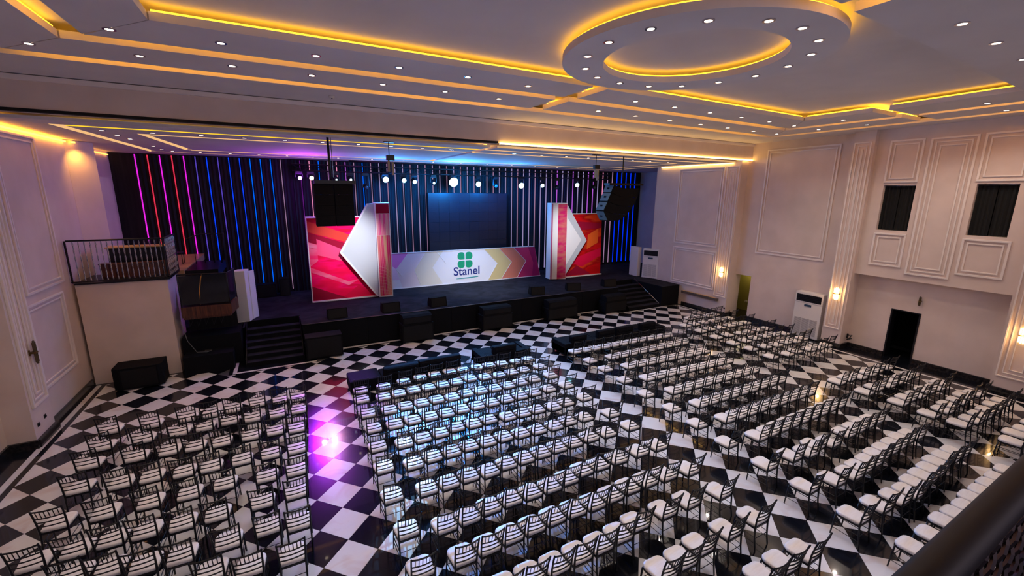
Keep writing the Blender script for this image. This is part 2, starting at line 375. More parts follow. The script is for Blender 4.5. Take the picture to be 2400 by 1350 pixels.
# between slot 2 and tray
panel([(-2.5, yb), (-1.44, yb), (-1.44, 8.44), (-2.5, 9.66)])
panel([(-1.42, 8.44), (xc0, 8.44), (xc0, 9.62), (-2.48, 9.67)])
panel([(xc1, 8.46), (15.21, 8.68), (16.43, 9.84), (xc1, 9.62)])
panel([(15.22, 8.66), (15.32, 6.85), (16.72, 6.85), (16.45, 9.82)])
panel([(15.3, 6.45), (15.14, 3.89), (15.2, yb), (16.95, yb), (16.74, 6.45)])
# near side of the tray
panel([(-1.42, yb), (6.5, yb), (6.5, 3.45), (-1.42, 3.3)])
panel([(6.92, yb), (15.16, yb), (15.12, 3.89), (6.92, 3.5)])
# amber strips lying on top of the panels beside each slot
def strip(p, q, w=.03, z=8.505, m=LED, h=.03, name='cove_led', parent=ce):
    p, q = Vector((*p, 0)), Vector((*q, 0)); t = (q-p).normalized(); n = Vector((-t.y, t.x, 0))*w
    MB().prism([(a.x, a.y) for a in (p-n, q-n, q+n, p+n)], z, z+h).done(name, m, parent)
for a, b in (((-1.4, 8.49), (6.44, 8.49)), ((7.0, 8.51), (15.15, 8.73)), ((15.27, 8.6), (15.37, 6.9)), ((15.35, 6.4), (15.19, 3.9)), ((-1.49, 8.4), (-1.49, 3.4))): strip(a, b, m=LEDT, w=.02)
for a, b in (((-2.40, 9.55), (6.4, 9.50)), ((7.0, 9.50), (16.3, 9.72)), ((16.34, 9.6), (16.6, 6.9)), ((16.64, 6.4), (16.85, 0)), ((-2.42, 9.5), (-2.42, -2)),
             ((-3.9, 11.18), (6.4, 11.22)), ((7.0, 11.18), (17.8, 11.26)), ((17.9, 11.1), (18.2, 6.9)), ((18.25, 6.4), (18.6, 0)),
             ((6.4, 8.7), (6.4, 9.5)), ((6.4, 10.1), (6.4, 11.1)), ((15.5, 6.95), (16.6, 6.95)), ((17.2, 6.95), (18.2, 6.95)), ((6.99, 3.3), (6.99, 0))):
    strip(a, b)
strip((-2.95, 10.0), (-2.95, -2), m=LEDT); strip((6.44, 3.3), (6.44, -1)); strip((6.46, 3.3), (6.46, -1), z=8.54, m=LED)
rc = (6.79, 6.02)
MB().ring(rc, 1.55, 2.30, 8.38, 8.50).done('ceiling_ring', ceilp, ce)
MB().ring(rc, 2.22, 2.26, 8.505, 8.53).done('cove_led', LEDT, ce)
MB().ring(rc, 1.59, 1.63, 8.505, 8.53).done('cove_led', LEDT, ce)
# stage ceiling
sc = MB().box((-6.6, 13.95, 7.72), (23.4, 24.0, 7.9)).done('ceiling_stage', ceilp, kind='structure')
def sp(pts): return panel(pts, 'ceiling_panel', 7.55, 7.62, sc)
sp([(-6.1, 13.95), (6.5, 13.95), (6.5, 14.75), (-6.1, 14.75)]); sp([(6.75, 13.95), (19.4, 13.95), (19.4, 14.75), (6.75, 14.75)])
sp([(-6.1, 14.76), (-4.75, 14.76), (-4.45, 22.7), (-6.1, 22.7)]); sp([(-6.1, 22.75), (23.1, 22.75), (23.1, 24.0), (-6.1, 24.0)])
sp([(19.1, 14.77), (19.4, 14.77), (23.1, 18.9), (23.1, 22.7), (19.1, 22.7)])
sp([(-4.5, 14.98), (6.5, 14.98), (6.5, 15.95), (-3.35, 15.95)]); sp([(6.75, 14.98), (18.9, 14.98), (17.9, 15.95), (6.75, 15.95)])
sp([(-4.5, 15.0), (-3.37, 15.96), (-3.0, 21.2), (-4.2, 22.5)]); sp([(-4.18, 22.52), (-2.98, 21.22), (17.7, 21.22), (18.9, 22.52)]); sp([(18.9, 15.0), (18.9, 22.5), (17.72, 21.2), (17.92, 15.96)])
sp([(-3.15, 16.18), (6.5, 16.18), (6.5, 21.0), (-2.8, 21.0)]); sp([(6.75, 16.18), (17.7, 16.18), (17.5, 21.0), (6.75, 21.0)])
for a, b in (((-4.4, 15.06), (6.4, 15.06)), ((6.9, 15.06), (18.8, 15.06)), ((-3.1, 16.28), (6.4, 16.28)), ((6.9, 16.28), (17.5, 16.28)), ((-4.42, 15.2), (-4.15, 22.3)), ((-3.05, 16.4), (-2.8, 20.9)),
             ((-2.8, 20.9), (17.3, 20.9)), ((-4.0, 22.4), (18.8, 22.4)), ((17.62, 16.4), (17.4, 20.9)), ((18.8, 15.2), (18.8, 22.3)), ((6.4, 14.1), (6.4, 16.0)), ((-5.7, 14.3), (-5.7, 18.6))):
    strip(a, b, z=7.63, h=.03, m=LEDS, parent=sc)
MB().box((-5.78, 14.0, 7.46), (-5.72, 18.8, 7.50)).done('cove_led', LEDA, sc); MB().box((-5.66, 18.95, 7.46), (-5.58, 19.05, 7.50)).done('cove_led', LEDA, sc); MB().box((-6.08, 19.9, 7.42), (-6.04, 23.8, 7.45)).done('cove_led', LEDS, sc); MB().box((19.33, 14.0, 7.51), (19.36, 18.5, 7.53)).done('cove_led', LEDY, sc)
def edge(p, q, m, z0=7.548, z1=7.622, w=.012):  # glowing strips added on panel edges, standing in for the lit slot sides
    p, q = Vector((*p, 0)), Vector((*q, 0)); t = (q-p).normalized(); n = Vector((-t.y, t.x, 0))*w
    MB().prism([(a.x, a.y) for a in (p-n, q-n, q+n, p+n)], z0, z1).done('led_strip', m, sc)
edge((-4.5, 14.965), (6.5, 14.965), GLOWF); edge((6.75, 14.965), (18.9, 14.965), GLOWE); edge((-3.15, 16.165), (6.5, 16.165), GLOWE, z1=7.60); edge((6.75, 16.165), (17.7, 16.165), GLOWE, z1=7.60)
edge((-4.72, 14.8), (-4.43, 22.6), GLOWE, w=.03); edge((-3.32, 16.0), (-3.02, 21.1), GLOWE, w=.03); edge((17.75, 16.0), (17.6, 21.1), GLOWE, w=.03); edge((19.0, 15.0), (19.0, 22.6), GLOWE, w=.03)
edge((-4.1, 22.505), (18.9, 22.505), GLOWE, z1=7.60); edge((-2.9, 21.205), (17.6, 21.205), GLOWE, z1=7.60)
MB().box((6.5, 14.0, 7.55), (6.53, 16.1, 7.62)).done('led_strip', GLOWE, sc)  # glowing face in place of the lit side of the cross slot

# ================================================================ DOWNLIGHTS
ml = None
def downlight(x, y, z, label, group, r=.055):
    global ml
    t = empty('ceiling_downlight', (x, y, z), label=label, cat='light', group=group)
    if ml is None:
        a = MB().ring((0, 0), .055, .085, -.012, 0, 20).done('trim_ring', chrome, t); b = MB().lathe([(.055, -.004), (.055, 0)], 16).done('lamp', bulb, t); ml = (a.data, b.data)
    else:
        obj('trim_ring', ml[0], t); obj('lamp', ml[1], t)
rowA = [(-2.05, 9.17), (-0.63, 9.07), (0.79, 9.03), (2.26, 9.03), (3.69, 9.03), (5.16, 9.07), (8.4, 9.1), (9.85, 9.13), (11.38, 9.19), (12.87, 9.23), (14.37, 9.28), (15.94, 9.39)]
rowB = [(-3.46, 10.67), (-2.01, 10.61), (-0.59, 10.53), (0.81, 10.51), (2.26, 10.55), (3.71, 10.52), (5.17, 10.6), (8.4, 10.62), (9.89, 10.68), (11.38, 10.7), (12.94, 10.79), (14.4, 10.82), (15.96, 10.88), (17.42, 10.89)]
rowR = [(16.02, 7.92), (17.53, 9.43), (17.75, 8.04), (16.33, 4.79), (18.07, 4.88)]
rowN = [(8.67, 2.98), (10.18, 3.04), (11.75, 3.11), (13.3, 3.2)]
ringL = [(5.49, 4.61), (6.22, 4.21), (6.9, 4.14), (7.65, 4.31), (8.27, 4.75), (8.63, 5.35), (8.74, 6.06), (8.54, 6.76), (8.13, 7.38), (7.51, 7.75), (6.76, 7.86), (6.04, 7.72), (5.44, 7.33), (5.01, 6.7), (4.86, 5.96), (5.02, 5.22)]
st1 = [(-2.92, 15.46), (-1.82, 15.4), (-0.78, 15.4), (0.28, 15.4), (1.33, 15.4), (2.41, 15.4), (3.45, 15.4), (4.55, 15.4), (5.62, 15.4), (8.27, 15.55), (9.56, 15.6), (10.7, 15.5), (11.92, 15.6), (13.02, 15.48), (14.45, 15.6), (15.53, 15.6), (16.7, 15.6)]
st2 = [(-3.98, 15.53), (-3.94, 16.58), (-3.88, 17.56), (-3.79, 19.88), (-3.82, 21.29)]
st3 = [(-3.6, 21.9), (-2.69, 21.8), (-1.68, 21.9), (-0.64, 21.81), (0.42, 21.86), (1.45, 21.9), (2.5, 21.84), (4.0, 21.9), (5.5, 21.9), (7.0, 21.9), (8.5, 21.9), (10, 21.9), (11.5, 21.9), (13, 21.9), (14.5, 21.9), (16, 21.9)]
for nm, L, z, where in (('hall downlights beside the tray', rowA, 8.38, 'in the ceiling row beside the central tray'), ('hall downlights beside the beam', rowB, 8.38, 'in the ceiling row nearest the stage beam'),
                        ('downlights along the right wall', rowR, 8.38, 'over the seats by the right wall'), ('downlights on the near right ceiling', rowN, 8.38, 'on the flat ceiling at top right'),
                        ('ring downlights', ringL, 8.38, 'clockwise round the ceiling ring from its near left'), ('stage ceiling downlights', st1, 7.55, 'in the row just behind the beam over the stage'),
                        ('left stage ceiling downlights', st2, 7.55, 'from the beam along the stage ceiling left side'), ('rear stage ceiling downlights', st3, 7.55, 'in the row above the striped light wall')):
    for k, (x, y) in enumerate(L):
        downlight(x, y, z-.001, 'round warm downlight, %s %s' % (ORD[k+1], where if 'from' in where else 'from left '+where), nm)
sd = empty('smoke_detector', (1.38, 12.44, 8.38), label='small round smoke detector on the ceiling strip above the stage beam', cat='smoke detector')
MB().lathe([(.07, 0), (.075, -.02), (.055, -.05), (.02, -.055)], 16).done('body', plast, sd); MB().lathe([(.02, -.055), (.015, -.07)], 8).done('sensor_tip', blackp, sd)

# ================================================================ STAGE
sb = MB(); sb.box((-1.62+1.9, 17.5, 0), (15.75, 18.87, 1.10)); sb.box((18.0, 16.5, 0), (19.32, 18.87, 1.10)); sb.box((-5.3, 18.87, 0), (23.08, 19.74, 1.10)); sb.box((-6.08, 19.74, 0), (23.08, 23.86, 1.10))
sb = sb.done('stage_platform', fascblk, label='long low black stage platform across the hall with a dark carpeted top', cat='stage')
t = MB(); t.box((-5.3, 18.87, 1.10), (23.08, 19.74, 1.12)); t.box((-6.08, 19.74, 1.10), (23.08, 23.86, 1.12)); t.box((.25, 17.48, 1.10), (15.78, 18.87, 1.12)); t.box((17.98, 16.45, 1.10), (19.32, 18.87, 1.12)); t.box((-1.68, 18.0, 1.1), (-1.62, 18.87, 1.12)); t.done('carpet_top', carpet, sb)
for k in range(13):
    x0 = .28+k*1.19; MB().box((x0, 17.482, .02), (x0+1.175, 17.50, 1.06)).done('skirt_panel', fascblk, sb)
MB().tube([(.28, 17.47, 1.105), (15.75, 17.47, 1.105)], .014, 6).done('edge_trim', mat('edge_trim_grey', (.22, .22, .26), .3, .8), sb)
def stairs(x0, x1, yf, yb_, label):
    s = empty('stage_steps', (x0, yf, 0), label=label, cat='steps'); n = 7; d = (yb_-yf)/n
    for k in range(n-1):
        z = 1.12*(k+1)/n
        MB().box((0.05, k*d, 0), (x1-x0-.05, (k+1)*d, z-.03)).done('riser', fascblk, s)
        MB().box((0.05, k*d-.02, z-.03), (x1-x0-.05, (k+1)*d, z), .006).done('tread', carpet, s)
    for xx in (0, x1-x0-.05):
        MB().prism([(0, 0), (yb_-yf, 0), (yb_-yf, 1.14), (yb_-yf-.1, 1.14), (0, .1)], xx, xx+.05, 'x').done('stringer', fascblk, s)
        MB().tube([(xx+.025, 0, .11), (xx+.025, yb_-yf-.1, 1.15)], .015, 6).done('edge_trim', metal, s)
    return s
stairs(-1.62, .25, 16.8, 18.74, 'black carpeted steps up to the stage at its left end')
stairs(15.8, 17.98, 16.6, 18.74, 'black carpeted steps up to the stage at its right end')
hr = MB().tube([(17.955, 16.6, .16), (17.955, 18.6, 1.2)], .018, 6).done('step_rail', chrome); tag(hr, 'thin slanting rail edging the right-hand stage steps', 'rail')

# monitors on the stage edge
def monitor(x, y, w, rz, label):
    t = empty('stage_monitor', (x, y, 1.12), rz, label=label, cat='speaker', group='wedge monitors on the stage edge')
    MB().prism([(-.22, 0), (.24, 0), (.24, .16), (.12, .40), (-.12, .40)], -w/2, w/2, 'x').done('cabinet', spk, t)
    MB().prism([(-.225, .03), (-.215, .03), (-.125, .37), (-.135, .37)], -w/2+.04, w/2-.04, 'x').done('grille', mat('mon_grille', (.007, .007, .008), .6, .0, .2) if 'mon_grille' not in bpy.data.materials else bpy.data.materials['mon_grille'], t)
    MB().box((w/2-.03, -.02, .1), (w/2+.012, .12, .2), .008).done('handle', metal, t)
for k, (x, rz) in enumerate(((1.57, 0), (3.67, .05), (5.73, .1), (10.87, -.15), (13.07, -.35), (15.45, -.2))):
    monitor(x, 17.93, .74, rz+PI*0, 'black wedge monitor on the stage front edge, %s from the left' % ORD[k+1])
# sub stacks on the floor
def sub(x0, x1, y, hb, top, label):
    cx = (x0+x1)/2
    t = empty('subwoofer', (cx, y, 0), label=label+', lower box', cat='speaker', group='subwoofer stacks at the stage foot'); w = x1-x0
    MB().box((-w/2, 0, .05), (w/2, .62, hb), .015).done('cabinet', spk, t)
    MB().box((-w/2+.05, -.012, .1), (w/2-.05, 0, hb-.06), .004).done('grille', bpy.data.materials['mon_grille'], t)
    for sx in (-1, 1): 
        MB().box((sx*(w/2-.08)-.04, .08, 0), (sx*(w/2-.08)+.04, .16, .05)).done('foot', blackp, t)
        MB().box((sx*w/2-.01, .2, hb*.55), (sx*w/2+.01, .36, hb*.72), .004).done('handle', metal, t)
    if top:
        u = empty('fill_speaker', (cx, y+.02, hb), label=label+', smaller box on top', cat='speaker', group='fill speakers on the subwoofers')
        MB().prism([(0, 0), (.5, 0), (.5, top), (.12, top), (0, top*.8)], -w/2+.05, w/2-.05, 'x').done('cabinet', spk, u)
        MB().box((-w/2+.1, -.01, .04), (w/2-.1, 0, top*.74), .003).done('grille', bpy.data.materials['mon_grille'], u)
sub(.30, 1.55, 16.45, .86, 0, 'black subwoofer beside the left stage steps')
sub(3.85, 5.15, 16.72, .78, .36, 'black speaker stack below the third stage monitor')
sub(7.4, 8.9, 16.75, .72, .32, 'black speaker stack below the middle of the stage')
sub(10.85, 12.6, 16.8, .62, .36, 'black speaker stack below the fifth stage monitor')
sub(14.2, 15.6, 16.6, .62, .3, 'black speaker stack beside the right stage steps')
# big angled box at the left wall
t = empty('floor_speaker', (-4.4, 16.3, 0), label='large black angled speaker cabinet on the floor before the white block', cat='speaker')
MB().prism([(-.62, .1), (-.45, .0), (.5, 0), (.6, .1), (.6, .75), (-.62, .75)], .04, .72).done('cabinet', spk, t)
MB().prism([(-.40, -.012), (.46, -.012), (.46, 0), (-.40, 0)], .1, .66).done('grille', bpy.data.materials['mon_grille'], t)
for x in (-.45, .45): MB().box((x-.05, .15, 0), (x+.05, .6, .04)).done('foot', blackp, t)
# speakers at the rear left of the stage
for k, (x, w, h) in enumerate(((-.98, .78, .62), (-.22, .44, .85))):
    t = empty('stage_speaker', (x, 22.9, 1.12), label=('wide black speaker box at the foot of the blue light tubes', 'upright black speaker beside the wide box at the back of the stage')[k], cat='speaker')
    MB().box((-w/2, 0, 0), (w/2, .55, h), .012).done('cabinet', spk, t); MB().box((-w/2+.04, -.01, .05), (w/2-.04, 0, h-.05)).done('grille', bpy.data.materials['mon_grille'], t)

# ---- printed set pieces
def prnt(name, base, lo, hi, mid=None, sc=.55, st=(1, 1, 3.2), rot=(0, .45, 0), em=0):
    m = noisy(mat(name, base, .8, spec=.15), lo, hi, sc, st, rot, detail=2.5, lo=.38, hi=.66, mid=mid)
    return m
redL = prnt('print_pink_red', (.8, 0, .15), (.80, .0, .055), (.55, .005, .04), [(.46, (.90, .0, .07)), (.52, (.93, .0, .13)), (.58, (.68, .0, .04))])
redR = prnt('print_red', (.6, .02, .02), (.55, .002, .004), (.72, .05, .008), [(.48, (.62, .003, .006)), (.56, (.36, .001, .003))], rot=(0, -.5, 0))
pinkst = prnt('print_pale_pink', (.8, .35, .5), (.90, .02, .14), (.88, .24, .38)); orst = mat('print_orange', (.66, .05, .035), .8, spec=.15); orst2 = mat('print_amber', (.74, .11, .015), .8, spec=.15)
mar = mat('print_maroon', (.32, .003, .03), .8, spec=.15); hot = mat('print_crimson_mid', (.70, .003, .05), .8, spec=.15)
def poly_y(mb, pts, y, t, mi=0):
    mb.mi = mi; mb.prism(pts, y, y+t, 'y')
def set_left():
    t = empty('stage_set_panel', (0.85, 20.9, 1.12), label='pink and red printed stage panel with white arrow pointing left', cat='stage set')
    O = Vector((-.85, -20.9, -1.12))
    def part(name, items, m):
        mb = MB()
        for pts, y, th, mi in items: poly_y(mb, pts, y, th, mi)
        o = mb.done(name, m, t); o.location = O; return o
    part('printed_panel', [([(.87, 4.9), (3.34, 4.9), (3.8, 4.9), (3.8, 1.16), (.86, 1.16)], 20.98, .12, 0)], redL)
    part('print_stripes', [([(.88, 4.85), (1.9, 4.9), (1.2, 4.9)], 20.972, .006, 3), ([(.88, 4.78), (3.1, 3.95), (2.6, 3.75), (.88, 4.3)], 20.974, .004, 2), ([(.88, 4.28), (2.55, 3.7), (2.2, 3.45), (.88, 3.85)], 20.974, .004, 4),
                           ([(.88, 3.85), (2.2, 3.36), (2.16, 3.25), (.88, 3.62)], 20.973, .005, 1), ([(1.23, 3.98), (1.23, 3.25), (2.25, 2.92), (2.3, 3.45)], 20.972, .006, 5), ([(.88, 3.6), (1.23, 3.5), (1.23, 3.0), (.88, 2.75)], 20.973, .005, 1),
                           ([(.88, 2.72), (2.45, 1.95), (3.0, 2.05), (2.45, 1.78), (.88, 2.5)], 20.973, .005, 1), ([(.88, 1.85), (2.25, 1.22), (2.4, 1.18), (.88, 1.18)], 20.974, .004, 4), ([(2.4, 1.18), (2.2, 1.25), (2.9, 1.75), (3.6, 1.25), (3.6, 1.18)], 20.974, .004, 6)],
         [redL, pinkst, orst, orst, mar, mat('print_rose', (.90, .07, .20), .8, spec=.15), hot])
    part('white_arrow', [([(2.15, 3.35), (3.46, 5.5), (3.76, 5.54), (3.72, 1.16)], 20.72, .25, 0)], greyp)
    part('arrow_edge', [([(3.44, 5.52), (3.52, 5.52), (2.23, 3.35), (3.74, 1.17), (3.66, 1.16), (2.13, 3.35)], 20.69, .03, 0)], whedge)
    part('column', [([(3.76, 5.56), (4.42, 5.56), (4.38, 1.12), (3.74, 1.15)], 20.58, .5, 0)], whedge)
    part('column_print', [([(3.80, 5.50), (4.38, 5.50), (4.38, 5.08), (3.80, 5.08)], 20.57, .01, 0), ([(3.80, 5.07), (4.38, 5.07), (4.36, 4.08), (3.79, 4.08)], 20.57, .01, 1), ([(3.79, 4.07), (4.36, 4.07), (4.33, 1.2), (3.79, 1.2)], 20.57, .01, 2)],
         [mar, prnt('print_stripe_pink', (.8, .2, .4), (.88, .10, .32), (.90, .55, .5), sc=3, st=(3, 1, .15), rot=(0, 0, 0)), prnt('print_stripe_red', (.7, .1, .2), (.75, .02, .16), (.72, .42, .25), sc=3, st=(3, 1, .12), rot=(0, 0.05, 0))])
    mb = MB()
    for k in range(7):
        x = 3.84+k*.075; mb.tube([(x, 20.565, 5.0-.1*k), (x+.03*math.sin(k), 20.565, 3.2), (x+.05, 20.565, 1.3)], .004, 4)
    for k in range(9): mb.tube([(3.8, 20.565, 1.35+.2*k*.8), (4.1, 20.565, 1.30+.19*k*.8), (4.33, 20.565, 1.22+.17*k*.8)], .004, 4)
    o = mb.done('print_lines', mat('print_line_pale', (.85, .6, .55), .5), t); o.location = O
    part('base_trim', [([(.84, 1.12), (3.74, 1.12), (3.74, 1.17), (.84, 1.17)], 20.86, .2, 0)], whedge); part('top_trim', [([(.86, 4.9), (3.3, 4.9), (3.3, 4.96), (.86, 4.96)], 20.93, .2, 0)], whedge)
    part('side_trim', [([(.84, 1.17), (.88, 1.17), (.90, 4.9), (.86, 4.9)], 20.93, .2, 0)], whedge)
set_left()
def set_right():
    t = empty('stage_set_panel', (13.33, 20.9, 1.12), label='red printed stage panel with grey arrow pointing right', cat='stage set')
    O = Vector((-13.33, -20.9, -1.12))
    def part(name, items, m):
        mb = MB()
        for pts, y, th, mi in items: poly_y(mb, pts, y, th, mi)
        o = mb.done(name, m, t); o.location = O; return o
    part('printed_panel', [([(14.4, 4.86), (17.24, 4.86), (17.34, 1.14), (14.4, 1.14)], 20.98, .12, 0)], redR)
    part('print_stripes', [([(15.2, 4.45), (17.22, 4.3), (17.23, 4.0), (15.5, 3.9)], 20.972, .005, 0), ([(16.25, 3.62), (16.95, 3.95), (17.02, 3.95), (17.02, 3.12), (16.2, 2.75)], 20.970, .006, 1), ([(15.0, 2.15), (17.28, 2.8), (17.27, 2.3), (15.9, 1.7), (15.1, 1.95)], 20.972, .005, 2), ([(14.6, 1.2), (15.5, 1.8), (16.6, 1.2)], 20.972, .005, 0)], [mar, orst2, hot])
    part('grey_arrow', [([(14.4, 5.5), (14.5, 5.46), (15.99, 3.32), (14.42, 1.18)], 20.74, .24, 0)], greyp)
    part('arrow_face', [([(14.41, 4.84), (15.58, 3.37), (14.42, 1.76)], 20.725, .015, 0)], white)
    part('column', [([(13.33, 5.52), (14.42, 5.52), (14.44, 1.12), (13.33, 1.2)], 20.58, .45, 0)], whedge)
    part('column_print', [([(13.34, 5.48), (13.43, 5.48), (13.45, 1.2), (13.36, 1.2)], 20.57, .01, 0), ([(13.78, 5.46), (14.38, 5.46), (14.42, 1.18), (13.82, 1.16)], 20.57, .01, 1)], [mat('print_plum', (.45, .08, .22), .5), prnt('print_crimson', (.6, .02, .12), (.62, .015, .14), (.62, .16, .14), sc=1.5, rot=(0, 0, 0))])
    part('base_trim', [([(14.44, 1.12), (17.36, 1.12), (17.36, 1.17), (14.44, 1.17)], 20.86, .2, 0)], whedge); part('top_trim', [([(14.88, 4.86), (17.24, 4.86), (17.24, 4.91), (14.88, 4.91)], 20.93, .2, 0)], whedge)
set_right()
def banner():
    t = empty('stage_banner', (9.0, 22.1, 1.12), label='long low printed banner with green clover logo and coloured chevrons', cat='banner')
    O = Vector((-9, -22.1, -1.12)); Y = 22.1
    def part(name, items, m, y0=0):
        mb = MB()
        for pts, th, mi in items: poly_y(mb, pts, Y-th, th-.0005, mi)
        o = mb.done(name, m, t); o.location = O; return o
    o = MB(); poly_y(o, [(4.63, 1.16), (13.62, 1.15), (13.17, 2.94), (4.66, 2.97)], Y, .12); o = o.done('banner_board', mat('banner_white', (.86, .87, .92), .7), t); o.location = O
    bp = MB(); poly_y(bp, [(4.62, 1.122), (13.64, 1.122), (13.62, 1.15), (4.63, 1.16)], Y-.02, .14); poly_y(bp, [(4.66, 2.97), (13.17, 2.94), (13.17, 2.965), (4.66, 2.995)], Y-.02, .14); bp = bp.done('banner_trim', whedge, t); bp.location = O
    CHV = [([(4.66, 2.96), (5.56, 2.96), (4.94, 2.15), (4.64, 2.4)], .004, 0), ([(4.64, 2.39), (4.93, 2.15), (5.07, 1.6), (4.64, 1.6)], .003, 1), ([(5.56, 2.96), (6.49, 2.96), (5.86, 2.04), (6.15, 1.18), (5.2, 1.18), (4.94, 2.15)], .003, 5), ([(6.49, 2.96), (7.46, 2.96), (6.85, 2.11), (7.41, 1.18), (6.15, 1.18), (5.86, 2.04)], .003, 6),
        ([(9.91, 2.94), (10.83, 2.94), (11.63, 2.11), (10.98, 1.16), (10.12, 1.16), (10.7, 2.09)], .004, 2), ([(10.83, 2.94), (11.78, 2.94), (12.6, 2.1), (12.04, 1.16), (10.98, 1.16), (11.63, 2.11)], .004, 3), ([(11.78, 2.93), (13.17, 2.93), (13.60, 1.16), (12.04, 1.16), (12.6, 2.1)], .004, 4),
        ([(12.73, 2.92), (13.16, 2.92), (13.36, 2.1), (13.1, 1.98)], .006, 7), ([(13.1, 1.98), (13.36, 2.1), (13.6, 1.17), (13.04, 1.17)], .006, 8)]
    CM = [mat('print_orchid', (.72, .22, .60), .5), mat('print_lilac', (.78, .60, .78), .5), mat('print_sand', (.74, .60, .28), .5), mat('print_coral', (.76, .24, .16), .5), mat('print_cerise', (.70, .03, .16), .5), mat('print_pale_lilac', (.80, .72, .78), .5), mat('print_cream', (.80, .77, .66), .5), mat('print_plum2', (.42, .01, .12), .5), mat('print_wine', (.50, .01, .13), .5)]
    for pts, th, mi in CHV: part('chevron', [(pts, th, 0)], CM[mi])
    mb = MB(); mb.mi = 0
    for a, b, c in (((5.56, 2.94), (4.92, 2.15), (5.2, 1.8)), ((6.49, 2.95), (5.86, 2.04), (6.2, 1.2)), ((7.1, 2.95), (7.6, 2.3), (7.6, 2.3)), ((10.83, 2.92), (11.63, 2.11), (10.98, 1.18)), ((11.78, 2.92), (12.6, 2.1), (12.04, 1.18)), ((9.91, 2.92), (10.7, 2.09), (10.14, 1.2))):
        for p, q in ((a, b), (b, c)):
            if p == q: continue
            mb.tube([(p[0], Y-.006, p[1]), (q[0], Y-.006, q[1])], .012, 4)
    mb = mb.done('chevron_lines', whedge, t); mb.location = O
    green = mat('logo_green', (.0, .36, .17), .5); navy = mat('logo_navy', (.01, .03, .22), .5); teal = mat('logo_teal', (.05, .35, .36), .5)
    for sx in (-1, 1):
        for sz in (-1, 1):
            # rounded petal with one sharp corner towards the centre
            P = []; h = .205; r = .14; c = (8.72+sx*.235, 2.41+sz*.235)
            for qx, qz in ((-1, -1), (1, -1), (1, 1), (-1, 1)):
                rr = .05 if (qx == -sx and qz == -sz) else (.19 if (qx == sx and qz == sz) else .15)
                a0 = {(-1, -1): PI, (1, -1): 1.5*PI, (1, 1): 0, (-1, 1): .5*PI}[(qx, qz)]
                for k in range(6):
                    a = a0+k*PI/10; P.append((c[0]+qx*(h-rr)+rr*math.cos(a), c[1]+qz*(h-rr)+rr*math.sin(a)))
            mb = MB(); poly_y(mb, P, Y-.008, .0075); mb = mb.done('logo_petal', green, t); mb.location = O
    cu = bpy.data.curves.new('txt', 'FONT'); cu.body = 'Stanel'; cu.size = .66; cu.extrude = .003; cu.offset = .008; cu.align_x = 'CENTER'
    to = bpy.data.objects.new('txt', cu); C.objects.link(to); dg = bpy.context.evaluated_depsgraph_get()
    me = bpy.data.meshes.new_from_object(to.evaluated_get(dg)); bpy.data.objects.remove(to); me.materials.clear(); me.materials.append(navy)
    o = obj('logo_lettering', me, t); o.rotation_euler = (PI/2, 0, 0); o.location = (8.82-9, -.006, 1.575-1.12)
    mb = MB(); poly_y(mb, [(8.2, 1.40), (9.5, 1.45), (9.5, 1.40), (8.9, 1.36), (8.2, 1.37)], Y-.006, .0055); mb = mb.done('logo_underline', teal, t); mb.location = O
    for x in (5.5, 9, 12.7):
        b = MB().tube([(x, Y+.12, 2.6), (x, Y+.7, 1.145)], .02, 6).done('prop_leg', metal, t); b.location = O
banner()
# dark screen in the middle
t = empty('led_screen', (9.5, 23.3, 2.78), label='large dark switched-off screen behind the banner in the stage centre', cat='screen')
MB().box((-2.42, .05, 0), (2.42, .3, 3.25)).done('housing', fascblk, t)
scrm = mat('screen_glass', (.006, .010, .020), .35)
for i in range(8):
    for j in range(6):
        MB().box((-2.40+i*.6+.003, 0, .03+j*.535+.003), (-2.40+(i+1)*.6-.003, .05, .03+(j+1)*.535-.003)).done('screen_tile', scrm, t)
for x in (-2.2, 2.2): MB().box((x-.05, .1, -1.66), (x+.05, .3, 0)).done('leg', metal, t)

# ================================================================ TRUSS + LIGHTS
tr = empty('lighting_truss', (.58, 22.6, 6.97), label='long black box truss carrying the stage lights under the stage ceiling', cat='truss')
L = 18.6
for y, z in ((0, 0), (.3, 0), (0, .28), (.3, .28)): MB().tube([(0, y, z), (L, y, z)], .025, 6).done('chord', metal, tr)
mb = MB()
n = 40
for k in range(n):
    a, b = L*k/n, L*(k+1)/n
    for y in (0, .3): mb.tube([(a, y, 0 if k % 2 else .28), (b, y, .28 if k % 2 else 0)], .011, 4)
    for z in (0, .28): mb.tube([(a, 0 if k % 2 else .3, z), (b, .3 if k % 2 else 0, z)], .011, 4)
mb.done('lattice', metal, tr, kind='stuff')
fr = MB(); fr.tube([(2.5, .2, .53), (18.5, .2, .45)], .04, 6); fr.tube([(2.5, .2, .53), (2.5, .2, .1)], .03, 6); fr.tube([(18.5, .2, .45), (18.5, .2, 0)], .03, 6); fr.done('upper_beam', metal, tr)
for x in (2.5, 9.2, 17.7): MB().tube([(x, .15, .28), (x, .15, .56)], .02, 6).done('hanger', metal, tr)
def bar_hang(x, y, label):
    t = empty('lighting_winch', (x, y, 7.55), label=label, cat='hoist')
    MB().box((-.16, -.06, -.03), (.16, .06, 0)).done('ceiling_plate', metal, t); MB().tube([(0, 0, -.03), (0, 0, -.45)], .014, 6).done('rod', metal, t)
    MB().box((-.05, -.05, -.9), (.0, .05, -.42)).box((.07, -.05, -1.0), (.12, .05, -.6)).done('strap', mat('strap_khaki', (.30, .30, .20), .7) if 'strap_khaki' not in bpy.data.materials else bpy.data.materials['strap_khaki'], t)
    MB().box((-.09, -.07, -.56), (.15, .07, -.40), .01).done('hoist_body', metal, t)
